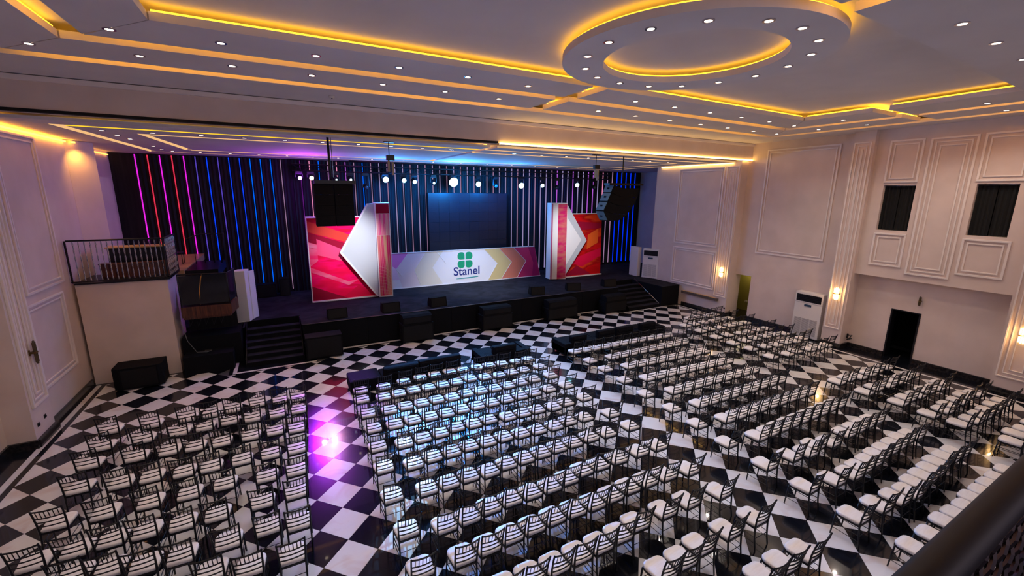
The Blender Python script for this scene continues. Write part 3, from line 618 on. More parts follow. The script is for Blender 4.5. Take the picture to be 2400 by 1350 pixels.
bar_hang(3.11, 14.15, 'chain hoist with pale straps hanging right of the left array')
bar_hang(11.2, 14.15, 'chain hoist with pale straps hanging left of the right array')
lens = {'c': glow('lens_cyan', (.30, .78, 1.0), 26), 'w': glow('lens_white', (.62, .88, 1.0), 40), 'p': glow('lens_purple', (.62, .12, 1.0), 14), 'a': glow('lens_amber', (1, .62, .35), 16), 'o': mat('lens_off', (.05, .06, .08), .1), 's': glow('lens_soft', (.6, .9, 1), 6)}
def head_light(x, z, r, kind, label, k, s=1.0, tilt=.35):
    x, z, r = x*1.164, 6+(z-6)*1.164, r*1.164
    t = empty('moving_head_light', (x, 22.6, 6.97), label=label, cat='stage light', group='moving lights on the truss')
    dz = 6.97-z
    MB().box((-.15*s, -.12*s, -.14), (.15*s, .12*s, -.03), .015).done('base', blackp, t)
    y = MB(); y.box((-.17*s, -.05, -dz-.02), (-.13*s, .05, -.14), .01); y.box((.13*s, -.05, -dz-.02), (.17*s, .05, -.14), .01); y.box((-.17*s, -.05, -.17), (.17*s, .05, -.13)); y.done('yoke', blackp, t)
    h = MB().lathe([(.05, .22), (.10, .2), (.125*s, .05), (.125*s, -.10), (r+.012, -.14), (r+.012, -.16)], 16).done('head', blackp, t)
    d = (Vector((4+x*.35, 4, 0))-Vector((x, 22.6, z))).normalized()
    q = d.to_track_quat('-Z', 'Y').to_euler(); h.rotation_euler = q; h.location = (0, 0, -dz)
    l = MB().lathe([(r, -.155), (r*.9, -.175), (.01, -.185)], 20).done('lens', lens[kind], h)
heads = [(.72, 6.59, .075, 'p'), (1.14, 6.60, .085, 'a'), (2.06, 6.55, .04, 's'), (2.62, 6.56, .05, 's'), (3.23, 6.25, .08, 'o'), (4.04, 6.60, .125, 'c'), (4.83, 6.58, .095, 'c'), (5.3, 6.53, .085, 'c'), (6.18, 6.49, .05, 'c'), (7.12, 6.55, .21, 'w'), (8.37, 6.48, .125, 'c'), (9.3, 6.4, .08, 'o'), (10.71, 6.45, .14, 'c'), (11.94, 6.47, .095, 'c'), (12.84, 6.36, .08, 'o'), (14.12, 6.53, .11, 'c'), (15.31, 6.4, .08, 'o')]  # lens radii enlarged on bright lamps, standing in for bloom
desc = {'p': 'purple-glowing', 'a': 'warm white glowing', 's': 'faintly lit small', 'o': 'unlit black', 'c': 'bright cyan-white', 'w': 'largest and brightest white'}
for k, (x, z, r, kd) in enumerate(heads):
    head_light(x, z, r, kd, '%s moving light on the stage truss, %s from the left' % (desc[kd], ORD[k+1]), k)
# line arrays
def array_left():
    t = empty('line_array', (1.40, 14.0, 7.55), label='black double-column speaker array hanging over the left stage front', cat='speaker')
    MB().tube([(-.05, 0, 0), (-.05, 0, -1.25)], .035, 8).done('hanging_pole', metal, t); MB().tube([(.03, 0, 0), (.03, 0, -1.25)], .012, 6).done('cable', chrome, t)
    MB().box((-.5, -.05, -1.30), (.62, .3, -1.2)).done('rigging_frame', metal, t)
    for sx in (0, 1):
        for k in range(4):
            MB().box((-.52+sx*.545, 0+.01*k, -1.30-.31*(k+1)+.002), (-.52+sx*.545+.53, .45, -1.30-.31*k-.002), .008).done('cabinet', spk, t)
array_left()
def array_right():
    t = empty('line_array', (12.70, 14.25, 7.55), label='black curved speaker array with blue-lit side hanging over the right stage front', cat='speaker')
    MB().tube([(0, 0, 0), (0, 0, -1.1)], .025, 8).done('hanging_pole', metal, t)
    MB().box((-.75, -.1, -1.16), (1.1, .25, -1.08)).done('rigging_frame', metal, t)
    gr = mat('array_grille_bluelit', (.10, .22, .30), .5)  # blue stage light put into the colour of the black grille
    ox, oz = 12.55, 7.55
    Lc = [(12.03, 6.40), (11.90, 6.08), (11.74, 5.72), (11.56, 5.35), (11.80, 4.93)]
    Mc = [(12.47, 6.27), (12.42, 5.92), (12.27, 5.56), (12.08, 5.22), (11.84, 4.92)]
    Rc = [(13.45, 6.28), (13.34, 5.88), (13.12, 5.50), (12.82, 5.18), (12.39, 4.94)]
    for k in range(4):
        q = [Lc[k], Lc[k+1], Mc[k+1], Rc[k+1], Rc[k], Mc[k]]
        q = [(a-ox, b-oz) for a, b in q]; cx, cz = sum(p[0] for p in q)/6, sum(p[1] for p in q)/6
        q = [(cx+(a-cx)*.99, cz+(b-cz)*.975) for a, b in q]
        MB().prism(q, -.12, .42, 'y').done('cabinet', spk, t)
        (ax, az), (bx, bz) = Lc[k], Lc[k+1]; ax -= ox; bx -= ox; az -= oz; bz -= oz
        if k == 3: bx, bz = ax+(bx-ax)*.95, az+(bz-az)*.95
        L_ = math.hypot(bx-ax, bz-az); nx, nz = (bz-az)/L_, -(bx-ax)/L_
        MB().prism([(ax+nx*.02, az+nz*.02-.02), (bx+nx*.02, bz+nz*.02+.02), (bx+nx*.004, bz+nz*.004+.02), (ax+nx*.004, az+nz*.004-.02)], -.10, .40, 'y').done('grille', gr, t)
        hx, hz = (ax+bx)/2, (az+bz)/2
        MB().prism([(hx+nx*.032+.01, hz+.05), (hx+nx*.032-.01, hz-.05), (hx+nx*.02, hz-.05), (hx+nx*.02, hz+.05)], .08, .22, 'y').done('handle', spk, t)
array_right()

# ================================================================ LEFT BLOCK AND BALCONIES
bl = MB().box((-5.72, 17.3, 0), (-3.5, 18.84, 3.22)).done('white_block', paint); tag(bl, 'tall plain white block carrying the railed deck at the left wall', 'platform')
MB().box((-5.72, 17.24, 3.22), (-3.42, 18.84, 3.27)).done('deck_edge', blackp, bl)
MB().box((-5.3, 18.86, 3.0), (-3.3, 19.74, 3.24)).box((-6.05, 19.74, 3.0), (-3.3, 23.8, 3.24)).done('rear_deck', woodf, bl)
MB().box((-3.36, 19.0, 2.9), (-2.3, 21.5, 3.2)).done('side_deck', blackp, bl)
def twisted(x, y, z0, z1, m, mb=None):
    mb = MB(); n = 14
    for s in (0, PI):
        mb.tube([(x+.011*math.cos(k*1.25+s), y+.011*math.sin(k*1.25+s), z0+(z1-z0)*k/n) for k in range(n+1)], .009, 4)
    return mb
rl = empty('deck_railing', (-5.78, 17.3, 3.27), label='black railing with twisted silver balusters along the white block front', cat='railing')
MB().tube([(.06, 0, 1.27), (2.29, 0, 1.27)], .028, 6).done('handrail', metal, rl); MB().box((.0, -.02, .02), (2.34, .02, .05)).done('bottom_rail', metal, rl)
for x in (.03, 2.32): MB().box((x-.02, -.02, 0), (x+.02, .02, 1.27)).done('post', metal, rl)
tw = twisted(0, 0, .06, 1.24, chrome).done('baluster', chrome, rl); tw.location.x = .2
for k in range(1, 17):
    o = obj('baluster', tw.data, rl); o.location.x = .2+k*.128
rs = empty('deck_railing', (-3.43, 17.34, 3.27), label='short side railing with silver balusters on the white block right edge', cat='railing')
MB().tube([(0, 0.03, 1.27), (0, 1.46, 1.27)], .028, 6).done('handrail', metal, rs); MB().box((-.02, 0.02, .02), (.02, 1.46, .05)).done('bottom_rail', metal, rs)
MB().box((-.02, 1.44, 0), (.02, 1.48, 1.27)).done('post', metal, rs)
for k in range(10):
    o = obj('baluster', tw.data, rs); o.location = (0, .12+k*.135, 0)
rr = empty('deck_railing', (-3.3, 20.2, 3.24), label='plain black railing round the rear wooden deck, behind the block', cat='railing')
MB().tube([(0, 0, 1.0), (.4, .3, 1.15), (1.15, .3, 1.15), (1.0, .1, .0)], .02, 6).done('handrail', metal, rr)
for k in range(3): MB().tube([(.15+.3*k, .25, 0), (.15+.3*k, .25, 1.1)], .012, 6).done('post', metal, rr)
# keyboard console and curved wooden bench on the deck
t = empty('keyboard_console', (-4.35, 18.6, 3.27), label='black console with wooden top behind the twisted balusters', cat='console')
MB().box((-.85, 0, 0), (.75, .5, .88)).done('cabinet', blackp, t); MB().box((-.9, -.05, .88), (.8, .55, .92), .01).done('top', woodf, t)
t = empty('curved_bench', (-4.45, 17.95, 3.27), label='low curved brown wooden bench behind the deck railing', cat='bench')
P = [(-.9+.09*k, .0+.25*(1-((k-10)/10.)**2)*-1+.25) for k in range(21)]
MB().prism([(p[0], p[1]) for p in P]+[(p[0]*.9, p[1]+.28) for p in P[::-1]], .0, .40).done('bench_body', wood, t); MB().prism([(p[0]*1.02, p[1]-.02) for p in P]+[(p[0]*.9, p[1]+.3) for p in P[::-1]], .40, .44).done('bench_seat', wood, t)
# chairs' shadowy ironwork on the rear deck
t = empty('iron_chair', (-3.75, 20.6, 3.245), label='thin black metal chair on the wooden rear deck', cat='chair')
MB().box((-.2, -.2, .43), (.2, .2, .46)).done('seat', metal, t); MB().tube([(-.2, .2, .45), (-.22, .25, .9), (.22, .25, .9), (.2, .2, .45)], .015, 6).done('backrest', metal, t)
for x in (-.18, .18):
    for y in (-.18, .18): MB().tube([(x, y, 0), (x, y, .43)], .012, 6).done('leg', metal, t)
# glass fronted box hanging beside the block
t = empty('operator_box', (-3.28, 17.35, 1.85), label='small black-railed box with walnut fascia beside the white block', cat='balcony')
MB().box((0, 0, 0), (1.42, .06, .36)).done('wood_fascia', wood, t); MB().prism([(1.42, 0), (1.55, .9), (1.5, .9), (1.36, .03)], 0, .40).done('side_fascia', wood, t)
MB().prism([(0, .06), (1.38, .06), (1.5, .9), (0, .9)], .30, .36).done('box_floor', blackp, t); MB().prism([(.02, .06), (1.36, .06), (1.46, .85), (.02, .85)], -.08, 0).done('under_tray', wood, t)
MB().tube([(.02, 0, 1.47), (1.40, 0, 1.44), (1.54, .85, 1.46)], .022, 6).done('handrail', metal, t)
for p in ((.03, 0), (1.39, 0), (1.53, .85)): MB().tube([(p[0], p[1], .36), (p[0], p[1], 1.46)], .018, 6).done('post', metal, t)
gl = mat('smoked_glass', (.015, .015, .02), .08)
MB().box((.05, -.002, .44), (1.37, .006, 1.42)).done('glass_panel', gl, t); MB().prism([(1.40, .04), (1.53, .84), (1.525, .84), (1.395, .04)], .44, 1.42).done('glass_panel', gl, t)
MB().tube([(.55, .02, .42), (.58, .0, .9), (.66, -.01, 1.3), (.70, .02, 1.44)], .016, 6).done('amber_cord', mat('amber_cord', (.5, .22, .04), .5), t)
MB().box((0, .9, -.7), (1.45, 1.0, .9)).done('backing', drape, t)
for k in range(5): MB().tube([(.1+.22*k, .3, -.06), (.15+.22*k, .22, -.35-.04*(k % 2)), (.28+.22*k, .3, -.06)], .008, 5).done('loose_cable', metal, t)
# white lectern-like upright box on the stage edge
t = empty('white_display_box', (-1.7, 18.8, 1.12), rz=0, label='tall white box standing at the left stage edge beside the walnut box', cat='display box')
MB().prism([(-.2, 0), (.22, 0), (.34, .42), (-.02, .42)], 0, 1.98).done('box_body', whedge, t)
mb = MB(); mb.prism([(.34, .30), (.50, .62), (.47, .62), (.31, .32)], 0.02, 1.9); mb.done('side_leaf', white, t)
MB().box((-.19, -.006, .03), (.21, 0, 1.95)).done('front_panel', greyp, t)
t = MB(); t.box((-3.35, 16.85, 0), (-1.95, 17.5, .62)); t.box((-3.42, 17.5, 0), (-1.72, 18.84, 1.1)); t = t.done('black_plinth', fascblk); tag(t, 'black stepped plinth at the foot of the white block', 'plinth')
cb = MB().tube([(-3.30, 17.2, 1.7), (-3.2, 17.15, 1.1), (-3.0, 17.2, .66), (-2.7, 17.15, .64), (-2.6, 17.3, .64), (-2.8, 17.35, .645)], .012, 6).done('loose_cable', mat('grey_cable', (.12, .12, .11), .6)); tag(cb, 'grey cable dropping from the walnut box to the plinth', 'cable')

# ================================================================ AIR CONDITIONERS
def ac(loc, rz, w, h, d, label):
    t = empty('air_conditioner', loc, rz, label=label, cat='air conditioner')     # front faces -Y
    MB().box((-w/2, 0, 0), (w/2, d, h), .02).done('body', plast, t)
    MB().box((-w/2+.06, -.012, h-.40), (w/2-.06, .01, h-.10)).done('outlet', blackp, t)
    for k in range(4): MB().box((-w/2+.07, -.02, h-.37+.07*k), (w/2-.07, -.008, h-.355+.07*k)).done('louvre', metal, t)
    MB().box((-.14, -.02, h-.60), (.14, 0, h-.51), .004).done('display', mat('ac_display', (.02, .05, .10), .3) if 'ac_display' not in bpy.data.materials else bpy.data.materials['ac_display'], t)
    MB().box((-w/2+.02, -.01, h-.46), (w/2-.02, 0, h-.45)).done('seam', mat('seam_grey', (.35, .33, .31), .6) if 'seam_grey' not in bpy.data.materials else bpy.data.materials['seam_grey'], t)
    G = MB(); 
    for c in range(3):
        x0 = -w/2+.08+c*(w-.16)/3
        for k in range(16): G.box((x0+.01, -.012, .12+k*.045), (x0+(w-.16)/3-.02, .0, .138+k*.045))
    G.done('intake_slats', bpy.data.materials['seam_grey'], t, kind='stuff')
ac((19.50, 9.85, .04), -PI/2, 1.1, 1.95, .38, 'tall cream floor-standing air conditioner against the right wall')
ac((19.17, 18.65, 1.12), -PI/2+.45, .95, 1.75, .42, 'cream air conditioner standing on the stage beside the right wall')
pb = MB().box((18.9, 19.4, 1.12), (19.15, 20.1, 2.9), .02).done('white_cabinet', plast); tag(pb, 'narrow white cabinet partly hidden behind the stage air conditioner', 'cabinet')

# ================================================================ SCONCES and fittings
def sconce(x, y, z, s, lit, label):
    t = empty('wall_sconce', (x, y, z), label=label, cat='wall light')
    MB().box((0, -.05, -.06) if s > 0 else (-.02, -.05, -.06), (.02, .05, .06) if s > 0 else (0, .05, .06)).done('back_plate', brass, t)
    mb = MB().box((min(s*.02, s*.14), -.10, -.02), (max(s*.02, s*.14), .10, .02), .004); mb.done('brass_band', brass, t)
    for k in range(4):
        yy = -.075+.05*k; gx = s*.11
        MB().lathe([(.018, -.26+.03*abs(k-1.5)), (.022, -.2), (.022, .2), (.016, .27-.03*abs(k-1.5))], 8, (gx, yy, 0)).done('glass_rod', sconceg if lit else mat('clear_rod', (.09, .06, .025), .2) if not lit and 'clear_rod' not in bpy.data.materials else (sconceg if lit else bpy.data.materials['clear_rod']), t)
SC = [(19.4, 13.98, 2.23, -1, 1, 'glowing brass and glass wall sconce on the pilaster nearest the stage'), (19.4, 8.78, 2.2, -1, 1, 'glowing brass and glass wall sconce on the pilaster right of the air conditioner'),
      (19.4, 3.72, 1.96, -1, 1, 'glowing wall sconce on the pilaster at the right picture edge'), (-5.66, 13.95, 2.2, 1, 0, 'unlit brass sconce on the left wall pilaster'), (20.0, 6.42, 2.35, -1, 0, 'small unlit brass sconce above the dark doorway')]
for s in SC: sconce(*s)
for o in bpy.data.objects:
    if o.get('category') == 'wall light' and 'unlit' in o['label']: o.scale = (.8, .38, .7) if 'small' in o['label'] else (1, .55, 1.15)
t = empty('wall_bracket', (19.75, 8.36, .42), label='small black metal bracket on the pilaster side near the dark doorway', cat='bracket')
MB().box((-.03, -.05, -.02), (.02, 0, .18)).box((-.2, -.14, -.03), (.12, -.09, .01)).tube([(0, -.04, .12), (.12, -.12, .12), (-.1, -.12, 0)], .016, 6).done('arm', metal, t)
t = empty('wall_shelf', (19.4, 15.15, .80), label='long narrow dark shelf with pale items low on the right wall', cat='shelf')
MB().box((-.16, -1.12, -.09), (0, 1.12, .04)).done('shelf_box', mat('shelf_brown', (.10, .075, .06), .5), t); MB().box((-.15, -1.0, .04), (-.02, 1.05, .06)).done('pale_strip', woodf, t)
for nm, x, y, z in (('wall_socket', -5.655, 13.6, .5), ('wall_socket', -5.655, 13.95, .55)):
    t = empty(nm, (x, y, z), label='small dark socket low on the left pilaster, %s one' % ('nearer' if y < 13.8 else 'farther'), cat='socket'); MB().box((0, -.045, -.045), (.012, .045, .045), .003).done('plate', blackp, t); MB().box((.012, -.02, -.02), (.03, .02, .02)).done('plug', blackp, t)
t = empty('wall_socket', (19.4, 13.66, .42), label='small socket low on the pilaster nearest the stage', cat='socket'); MB().box((-.012, -.04, -.04), (0, .04, .04)).done('plate', blackp, t)
t = empty('wall_socket', (21.5, 13.9, .5), label='white socket inside the olive doorway', cat='socket'); MB().box((-.012, -.07, -.05), (0, .07, .05)).done('plate', plast, t); MB().box((-.03, -.03, -.02), (-.012, .03, .02)).done('plug', blackp, t)

# ================================================================ SOFAS
def cush(x0, x1, y0, y1, z0, z1, name, par, bev=.05, m=None): return MB().box((x0, y0, z0), (x1, y1, z1), bev).done(name, m or leather, par)
t = empty('ottoman_sofa', (1.8, 12.85, 0), label='backless black leather sofa at the left end of the front row', cat='sofa')
cush(-.48, .46, 0, .85, .06, .44, 'seat', t)
for x in (-.4, .38):
    for y in (.06, .78): MB().box((x-.03, y-.03, 0), (x+.03, y+.03, .06)).done('foot', metal, t)
def sofa(x0, x1, y0, backs, label, arms=(1, 1)):
    t = empty('sofa', (x0, y0, 0), label=label, cat='sofa', group='black leather front-row sofas'); w = x1-x0
    MB().box((0, .0, .08), (w, .92, .40), .04).done('base', leather, t)
    if arms[0]: MB().box((0, .0, .10), (.2, .95, .52), .03).done('armrest', leather, t)
    if arms[1]: MB().box((w-.2, 0, .10), (w, .95, .52), .03).done('armrest', leather, t)
    n = max(1, round(w/.75)); 
    for k in range(n): MB().box((.2+(w-.4)*k/n+.01, .3, .38), (.2+(w-.4)*(k+1)/n-.01, .95, .48), .035).done('seat_cushion', leather, t)
    MB().box((.2, .0, .38), (w-.2, .22, .52), .02).done('back_shelf', leather, t)
    for a, b, z in backs:
        m = MB().box((a-x0, -.02, .36), (b-x0, .22, z), .06); m.done('back_cushion', leather, t)
        for q in range(2): MB().box((a-x0+.06, -.045, .50+q*.13), (b-x0-.06, -.01, .59+q*.13), .018).done('back_channel', leather, t)
    for x in (.08, w-.08):
        for y in (.06, .88): MB().box((x-.03, y-.03, 0), (x+.03, y+.03, .08)).done('foot', metal, t)
sofa(2.28, 4.85, 12.72, [(2.3, 3.4, .74), (3.42, 4.83, .78)], 'long black leather sofa with its back to the chairs, left of the centre aisle', (0, 0))
sofa(5.6, 7.55, 12.78, [(6.05, 6.95, .80)], 'short black leather sofa with one back cushion, before the centre block')
sofa(8.9, 11.3, 12.55, [(9.2, 9.9, .78), (10.45, 11.28, .80)], 'black leather sofa at the centre aisle end of the right front row', (1, 0))
sofa(11.35, 14.1, 12.55, [(11.37, 12.25, .80), (12.68, 13.5, .80)], 'black leather sofa at the far right end of the front row', (0, 1))

# ================================================================ CHAIRS
def chair_parts():
    d = {}
    def K(name, mb, m): d.setdefault(name, []); o = mb.done(name, m); me = o.data; bpy.data.objects.remove(o); return me
    # cushion: straight back, rounded front
    def outline(hw_b, hw_f, yb_, yf, r, n=5):
        P = [(-hw_b, yb_), (hw_b, yb_)]
        for k in range(n): a = k/(n-1)*PI/2; P.append((hw_f-r+r*math.cos(a), yf-r+r*math.sin(a)))
        for k in range(n): a = PI/2+k/(n-1)*PI/2; P.append((-hw_f+r+r*math.cos(a), yf-r+r*math.sin(a)))
        return P
    cu = MB(); rings = []
    for s, z in ((.97, .435), (1.0, .45), (1.0, .475), (.95, .488), (.80, .494)):
        rings.append([cu.b.verts.new((x*s, y*s, z)) for x, y in outline(.172, .196, -.19, .20, .10)])
    fs = []
    for A, B in zip(rings, rings[1:]):
        for k in range(len(A)): fs.append(cu.b.faces.new((A[k], A[(k+1) % len(A)], B[(k+1) % len(A)], B[k])))
    fs.append(cu.b.faces.new(rings[-1]))
    for f in fs: f.smooth = True
    cushion = K('c', cu, ivory)
    seat = K('s', MB().prism(outline(.178, .20, -.20, .205, .105, 4), .405, .435), blackp)
    legs = []
    for s in (-1, 1): legs.append(K('l', MB().tube([(s*.175, .165, .41), (s*.183, .18, .22), (s*.19, .195, 0)], [.016, .0145, .012], 6), blackp))
    posts = []
    for s in (-1, 1): posts.append(K('p', MB().tube([(s*.17, -.25, 0), (s*.172, -.215, .22), (s*.174, -.20, .43), (s*.180, -.215, .62), (s*.186, -.25, .80), (s*.190, -.285, .925)], [.012, .0145, .016, .015, .014, .013], 6), blackp))
    def rail(z, y, hw, bow, r=.0105):
        n = 5; return MB().tube([(hw*(2*k/(n-1)-1), y-bow*(1-(2*k/(n-1)-1)**2), z) for k in range(n)], r, 5)
    top = K('t', rail(.90, -.275, .188, .035, .0135), blackp)
    rails = [K('r', rail(.745, -.239, .184, .03), blackp), K('r', rail(.66, -.222, .181, .028), blackp), K('r', rail(.575, -.212, .178, .025), blackp)]
    sp_ = MB()
    for k in range(6):
        u = -1+2*(k+1)/7; sp_.tube([(u*.184, -.239-.03*(1-u*u), .745), (u*.188, -.275-.035*(1-u*u), .90)], .007, 4, cap=False)
    spn = K('sp', sp_, blackp)
    st = MB()
    st.tube([(-.184, .185, .20), (.184, .185, .20)], .007, 4); st.tube([(-.172, -.22, .24), (.172, -.22, .24)], .007, 4)
    for s in (-1, 1):
        for z in (.14, .25): st.tube([(s*.186, .188, z), (s*.173, -.235+.05*z, z)], .007, 4)
    str_ = K('st', st, blackp)
    return cushion, seat, legs, posts, top, rails, spn, str_
cushion, seat, legs, posts, top, rails, spn, strt = chair_parts()
full = [('cushion', cushion), ('seat_frame', seat)]+[('leg', m) for m in legs]+[('back_post', m) for m in posts]+[('top_rail', top)]+[('back_rail', m) for m in rails]+[('spindles', spn), ('stretchers', strt)]
def joined(meshes, name, mats, M=None, bmx=None):
    bm = bmx or bmesh.new(); 
    for me in meshes:
        n0 = len(bm.verts); f0 = len(bm.faces); bm.from_mesh(me)
    return bm
fb_ = bmesh.new()
for nme, me in full[1:]: fb_.from_mesh(me)
frame_me = bpy.data.meshes.new('chair_frame'); fb_.to_mesh(frame_me); fb_.free(); frame_me.materials.append(blackp)
CH={'A':[[(-4.05,12.61),(-3.26,12.51),(-2.55,12.47),(-2.08,12.46),(-1.6,12.5),(-1.05,12.56),(-0.52,12.52),(-0.08,12.43)],[(-3.98,11.82),(-3.26,11.78),(-2.6,11.78),(-2.11,11.77),(-1.62,11.83),(-1.12,11.74),(-0.58,11.7),(-0.1,11.69)],[(-3.99,11.1),(-3.22,10.99),(-2.65,10.95),(-2.18,10.89),(-1.68,10.83),(-1.12,10.83),(-0.62,10.81),(-0.17,10.71)],[(-3.89,10.22),(-3.24,10.04),(-2.77,10.01),(-2.23,9.91),(-1.77,9.86),(-1.23,9.85),(-0.7,9.82),(-0.2,9.77)],[(-3.86,9.2),(-3.24,9.14),(-2.61,9.12),(-2.02,9.08),(-1.46,9.1),(-0.75,8.99),(-0.23,8.95)],[(-3.83,8.27),(-3.34,8.3),(-2.94,8.31),(-2.48,8.28),(-1.99,8.22),(-1.49,8.2),(-0.8,8.2),(-0.26,8.21)],[(-3.18,7.71),(-2.79,7.6),(-2.33,7.45),(-1.87,7.4),(-1.26,7.38),(-0.7,7.45),(-0.24,7.34)],[(-1.42,6.87),(-0.91,6.67),(-0.35,6.63)]],'B':[[(1.52,12.13),(2.16,12.08),(2.77,12.17),(3.29,12.23),(3.75,12.25),(4.25,12.27),(4.68,12.22),(5.17,12.2),(5.57,12.17),(6.03,12.12),(6.54,12.04),(7.01,12.06)],[(1.46,11.53),(2.03,11.42),(2.43,11.45),(2.88,11.48),(3.3,11.45),(3.74,11.44),(4.15,11.45),(4.63,11.48),(5.07,11.38),(5.53,11.3),(5.98,11.32),(6.43,11.31),(7.02,11.3)],[(1.46,10.66),(2.06,10.6),(2.45,10.63),(2.87,10.61),(3.31,10.61),(3.69,10.56),(4.1,10.61),(4.53,10.58),(4.99,10.54),(5.45,10.53),(5.86,10.56),(6.35,10.58),(6.96,10.58)],[(1.46,9.87),(1.96,9.82),(2.42,9.82),(2.85,9.8),(3.27,9.78),(3.68,9.8),(4.11,9.79),(4.55,9.78),(4.99,9.78),(5.44,9.78),(5.88,9.79),(6.39,9.8),(6.99,9.77)],[(1.4,9.04),(1.98,8.92),(2.38,8.94),(2.83,8.96),(3.28,9.03),(3.67,8.99),(4.09,9.0),(4.66,8.92),(5.01,8.91),(5.4,8.9),(5.92,8.83),(6.36,8.88),(6.99,8.9)],[(1.37,8.22),(1.99,8.07),(2.38,8.13),(2.83,8.12),(3.26,8.15),(3.65,8.13),(4.05,8.13),(4.49,8.08),(4.93,8.04),(5.42,8.01),(5.83,8.05),(6.33,8.01),(7.06,7.86)],[(1.33,7.28),(2.03,7.18),(2.44,7.16),(2.87,7.18),(3.3,7.13),(3.69,7.19),(4.07,7.19),(4.47,7.2),(4.88,7.21),(5.34,7.21),(5.86,7.22),(6.36,7.18),(7.07,7.16)],[(1.36,6.32),(1.97,6.14),(2.37,6.14),(2.84,6.2),(3.28,6.2),(3.69,6.19),(4.1,6.17),(4.49,6.21),(4.96,6.29),(5.38,6.29),(5.87,6.28),(6.47,6.27),(7.02,6.25)],[(1.35,5.47),(1.99,5.4),(2.45,5.41),(2.87,5.44),(3.3,5.44),(3.68,5.46),(4.16,5.44),(4.56,5.42),(4.93,5.43),(5.45,5.46),(5.89,5.45),(6.37,5.41),(6.94,5.32)],[(2.35,4.62),(2.76,4.62),(3.22,4.6),(3.6,4.61),(4.02,4.61),(4.49,4.63),(4.87,4.69),(5.56,4.69),(6.15,4.67),(6.9,4.57)],[(4.58,3.78),(4.98,3.79),(5.47,3.85),(6.16,3.86),(6.85,3.84)],[(5.82,3.01),(6.32,3.02),(6.86,2.99)]],'C':[[(8.98,11.95),(9.39,11.93),(9.8,11.92),(10.21,11.9),(10.62,11.89),(11.03,11.88),(11.44,11.86),(11.85,11.85),(12.26,11.83),(12.67,11.82),(13.08,11.8)],[(8.85,11.0),(9.73,10.92),(10.16,10.92),(10.6,10.92),(11.03,10.92),(11.46,10.92),(11.89,10.92),(12.32,10.92),(12.76,10.92),(13.19,10.92)],[(8.84,10.2),(9.67,10.05),(10.1,10.03),(10.53,10.01),(10.96,9.99),(11.39,9.97),(11.82,9.95),(12.25,9.93),(12.68,9.91),(13.11,9.89)],[(8.8,9.25),(9.58,9.07),(10.0,9.05),(10.41,9.03),(10.83,9.0),(11.25,8.98),(11.67,8.96),(12.09,8.94),(12.5,8.91),(12.92,8.89)],[(8.7,8.27),(9.6,8.07),(10.02,8.06),(10.43,8.05),(10.85,8.04),(11.27,8.03),(11.69,8.01),(12.11,8.0),(12.52,7.99),(12.94,7.98)],[(8.71,7.33),(9.65,7.18),(10.05,7.17),(10.46,7.17),(10.86,7.17),(11.27,7.16),(11.67,7.15),(12.07,7.15),(12.48,7.14),(12.88,7.14)],[(8.64,6.47),(9.52,6.33),(9.94,6.32),(10.36,6.31),(10.78,6.3),(11.21,6.29),(11.63,6.29),(12.05,6.28),(12.47,6.27),(12.89,6.26)],[(8.56,5.6),(9.45,5.45),(9.88,5.45),(10.3,5.46),(10.73,5.46),(11.15,5.46),(11.58,5.46),(12.01,5.46),(12.43,5.47),(12.86,5.47)],[(8.54,4.69),(9.34,4.63),(9.81,4.55),(10.28,4.63),(10.64,4.53),(11.46,4.58),(11.95,4.58),(12.35,4.58),(12.79,4.58)],[(8.55,3.89),(9.27,3.76),(9.85,3.7),(10.27,3.72),(10.69,3.73),(11.1,3.77),(11.48,3.78),(11.94,3.79),(12.34,3.82),(12.77,3.79)],[(8.5,3.03),(9.2,2.98),(9.75,2.92),(10.19,2.88),(10.64,2.94),(11.05,2.96),(11.5,2.98),(11.92,3.03),(12.34,3.02),(12.73,3.01)],[(8.55,2.19),(9.15,2.16),(9.82,2.19),(10.19,2.17),(10.65,2.15),(10.99,2.2),(11.5,2.18),(11.9,2.19),(12.26,2.19),(12.84,2.19)]],'D':[[(16.18,13.09),(16.79,13.07),(17.33,12.99),(17.82,13.03)],[(15.08,12.37),(15.64,12.37),(16.23,12.34),(16.81,12.28),(17.33,12.32),(17.86,12.27)],[(15.06,11.56),(15.62,11.58),(16.18,11.49),(16.83,11.51),(17.34,11.52),(17.88,11.49)],[(14.94,10.73),(15.6,10.71),(16.23,10.6),(16.77,10.58),(17.36,10.57),(17.87,10.53)],[(14.9,9.96),(15.59,9.95),(16.21,9.95),(16.81,9.92),(17.35,9.9),(17.87,9.79)],[(14.93,9.25),(15.63,9.18),(16.22,9.11),(16.83,9.12),(17.3,9.04),(17.89,9.1)],[(14.82,8.43),(15.59,8.34),(16.18,8.37),(16.83,8.26),(17.33,8.23),(17.88,8.23)]],'E':[[(14.58,6.23),(15.12,6.23),(15.61,6.12),(16.19,6.11),(16.72,6.16),(17.29,6.13)],[(14.51,5.48),(15.11,5.5),(15.66,5.43),(16.18,5.44),(16.75,5.45),(17.28,5.45)],[(14.59,4.72),(15.11,4.75),(15.61,4.7),(16.22,4.72),(16.74,4.66),(17.27,4.73)],[(14.51,4.03),(15.13,3.97),(15.64,4.02),(16.19,4.0),(16.76,4.05),(17.24,3.97)],[(14.56,3.48),(15.1,3.41),(15.64,3.4),(16.17,3.4),(16.73,3.43),(17.26,3.41)],[(14.57,2.56),(15.13,2.65),(15.61,2.59),(16.2,2.59),(16.71,2.61),(17.3,2.57)]]}
BN = {'A': 'left block', 'B': 'centre block', 'C': 'block beyond centre aisle', 'D': 'far rightmost block', 'E': 'near rightmost block'}
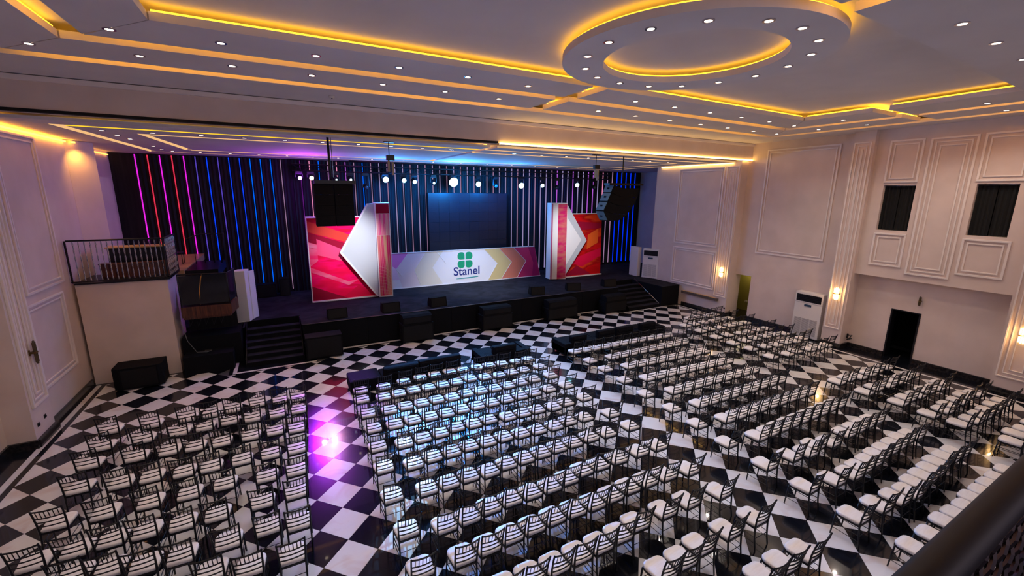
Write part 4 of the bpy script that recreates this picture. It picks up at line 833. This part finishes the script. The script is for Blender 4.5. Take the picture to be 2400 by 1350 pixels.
for rows in CH.values():
    for row in rows:
        row.sort()
        for _ in range(60):
            for c in range(len(row)-1):
                g = row[c+1][0]-row[c][0]
                if g < .428:
                    e = (.428-g)/2+.0005; row[c] = (row[c][0]-e, row[c][1]); row[c+1] = (row[c+1][0]+e, row[c+1][1])
GN = {'A': 'chairs in the left block', 'B': 'chairs in the centre block', 'C': 'chairs right of the centre aisle', 'D': 'chairs by the air conditioner wall', 'E': 'chairs near the dark doorway'}
FL = [[x, y] for rows in CH.values() for row in rows for (x, y) in row]
for _ in range(12):
    for a in range(len(FL)):
        for b in range(a+1, len(FL)):
            dx, dy = FL[b][0]-FL[a][0], FL[b][1]-FL[a][1]
            if abs(dx) < .43 and .25 < abs(dy) < .56:
                e = (.56-abs(dy))/2+.002; s = 1 if dy > 0 else -1; FL[a][1] -= s*e; FL[b][1] += s*e
it = iter(FL)
for kk in CH: CH[kk] = [[tuple(next(it)) for _ in row] for row in CH[kk]]
allc = []
for b, rows in CH.items():
    for r, row in enumerate(rows):
        for c, (x, y) in enumerate(row): allc.append((math.hypot(x, y, 5.5), b, r, c, x, y))
allc.sort()
rng = random.Random(11)
for k, (d, b, r, c, x, y) in enumerate(allc):
    rz = rng.uniform(-.035, .035)
    if k >= 300: continue
    lab = 'black chair with ivory seat, %s from left, %s row of %s' % (ORD[c+1], ORD[r+1], BN[b])
    t = empty('banquet_chair', (x, y, 0), rz, label=lab, cat='chair', group=GN[b])
    if d < 12.2:
        for n_, me in full:
            o = obj(n_, me, t)
            if n_ in ('spindles', 'stretchers'): o['kind'] = 'stuff'
    else:
        obj('cushion', cushion, t); obj('frame', frame_me, t)
bm = bmesh.new()
for k, (d, b, r, c, x, y) in enumerate(allc[300:]):
    M = Matrix.Translation((x, y, 0)) @ Matrix.Rotation(rng.uniform(-.06, .06), 4, 'Z')
    for mi, me in ((0, cushion), (1, frame_me)):
        f0 = len(bm.faces); v0 = len(bm.verts); bm.from_mesh(me); bm.verts.ensure_lookup_table(); bm.faces.ensure_lookup_table()
        bmesh.ops.transform(bm, matrix=M, verts=bm.verts[v0:])
        for f in bm.faces[f0:]: f.material_index = mi
me = bpy.data.meshes.new('distant_chairs'); bm.to_mesh(me); bm.free(); me.materials.append(ivory); me.materials.append(blackp)
obj('distant_chairs', me, label='farthest black and ivory chairs filling the rows below the right stage wall', cat='chairs', kind='stuff')

# ================================================================ FOREGROUND BALCONY RAIL
t = empty('balcony_railing', (0, .34, 4.0), label='dark balcony handrail with twisted bars in the lower right foreground', cat='railing')
railm = mat('dark_handrail', (.010, .006, .005), .5, spec=.25)
MB().tube([(-3, -.07, .985), (1.0, -.02, .985), (2.3, 0.012, .985), (6, .10, .985)], .052, 12).done('handrail', railm, t)
MB().box((-3, -.09, .06), (6, .07, .09)).done('bottom_rail', metal, t)
tb = None
for k in range(42):
    x = -1.5+k*.13; y = -.05+.02*x
    if tb is None:
        mb = MB(); n = 26
        for s in (0, PI): mb.tube([(.010*math.cos(q*1.1+s), .010*math.sin(q*1.1+s), .09+.85*q/n) for q in range(n+1)], .009, 5)
        tb = mb.done('baluster', mat('bronze_bar', (.16, .12, .10), .3, 1), t); tb.location = (x, y, 0); tb = tb.data
    else:
        o = obj('baluster', tb, t); o.location = (x, y, 0)
bs = MB().box((-3, -.35, 3.8), (8, .45, 4.0)).done('balcony_floor', blackp); bs['kind'] = 'structure'
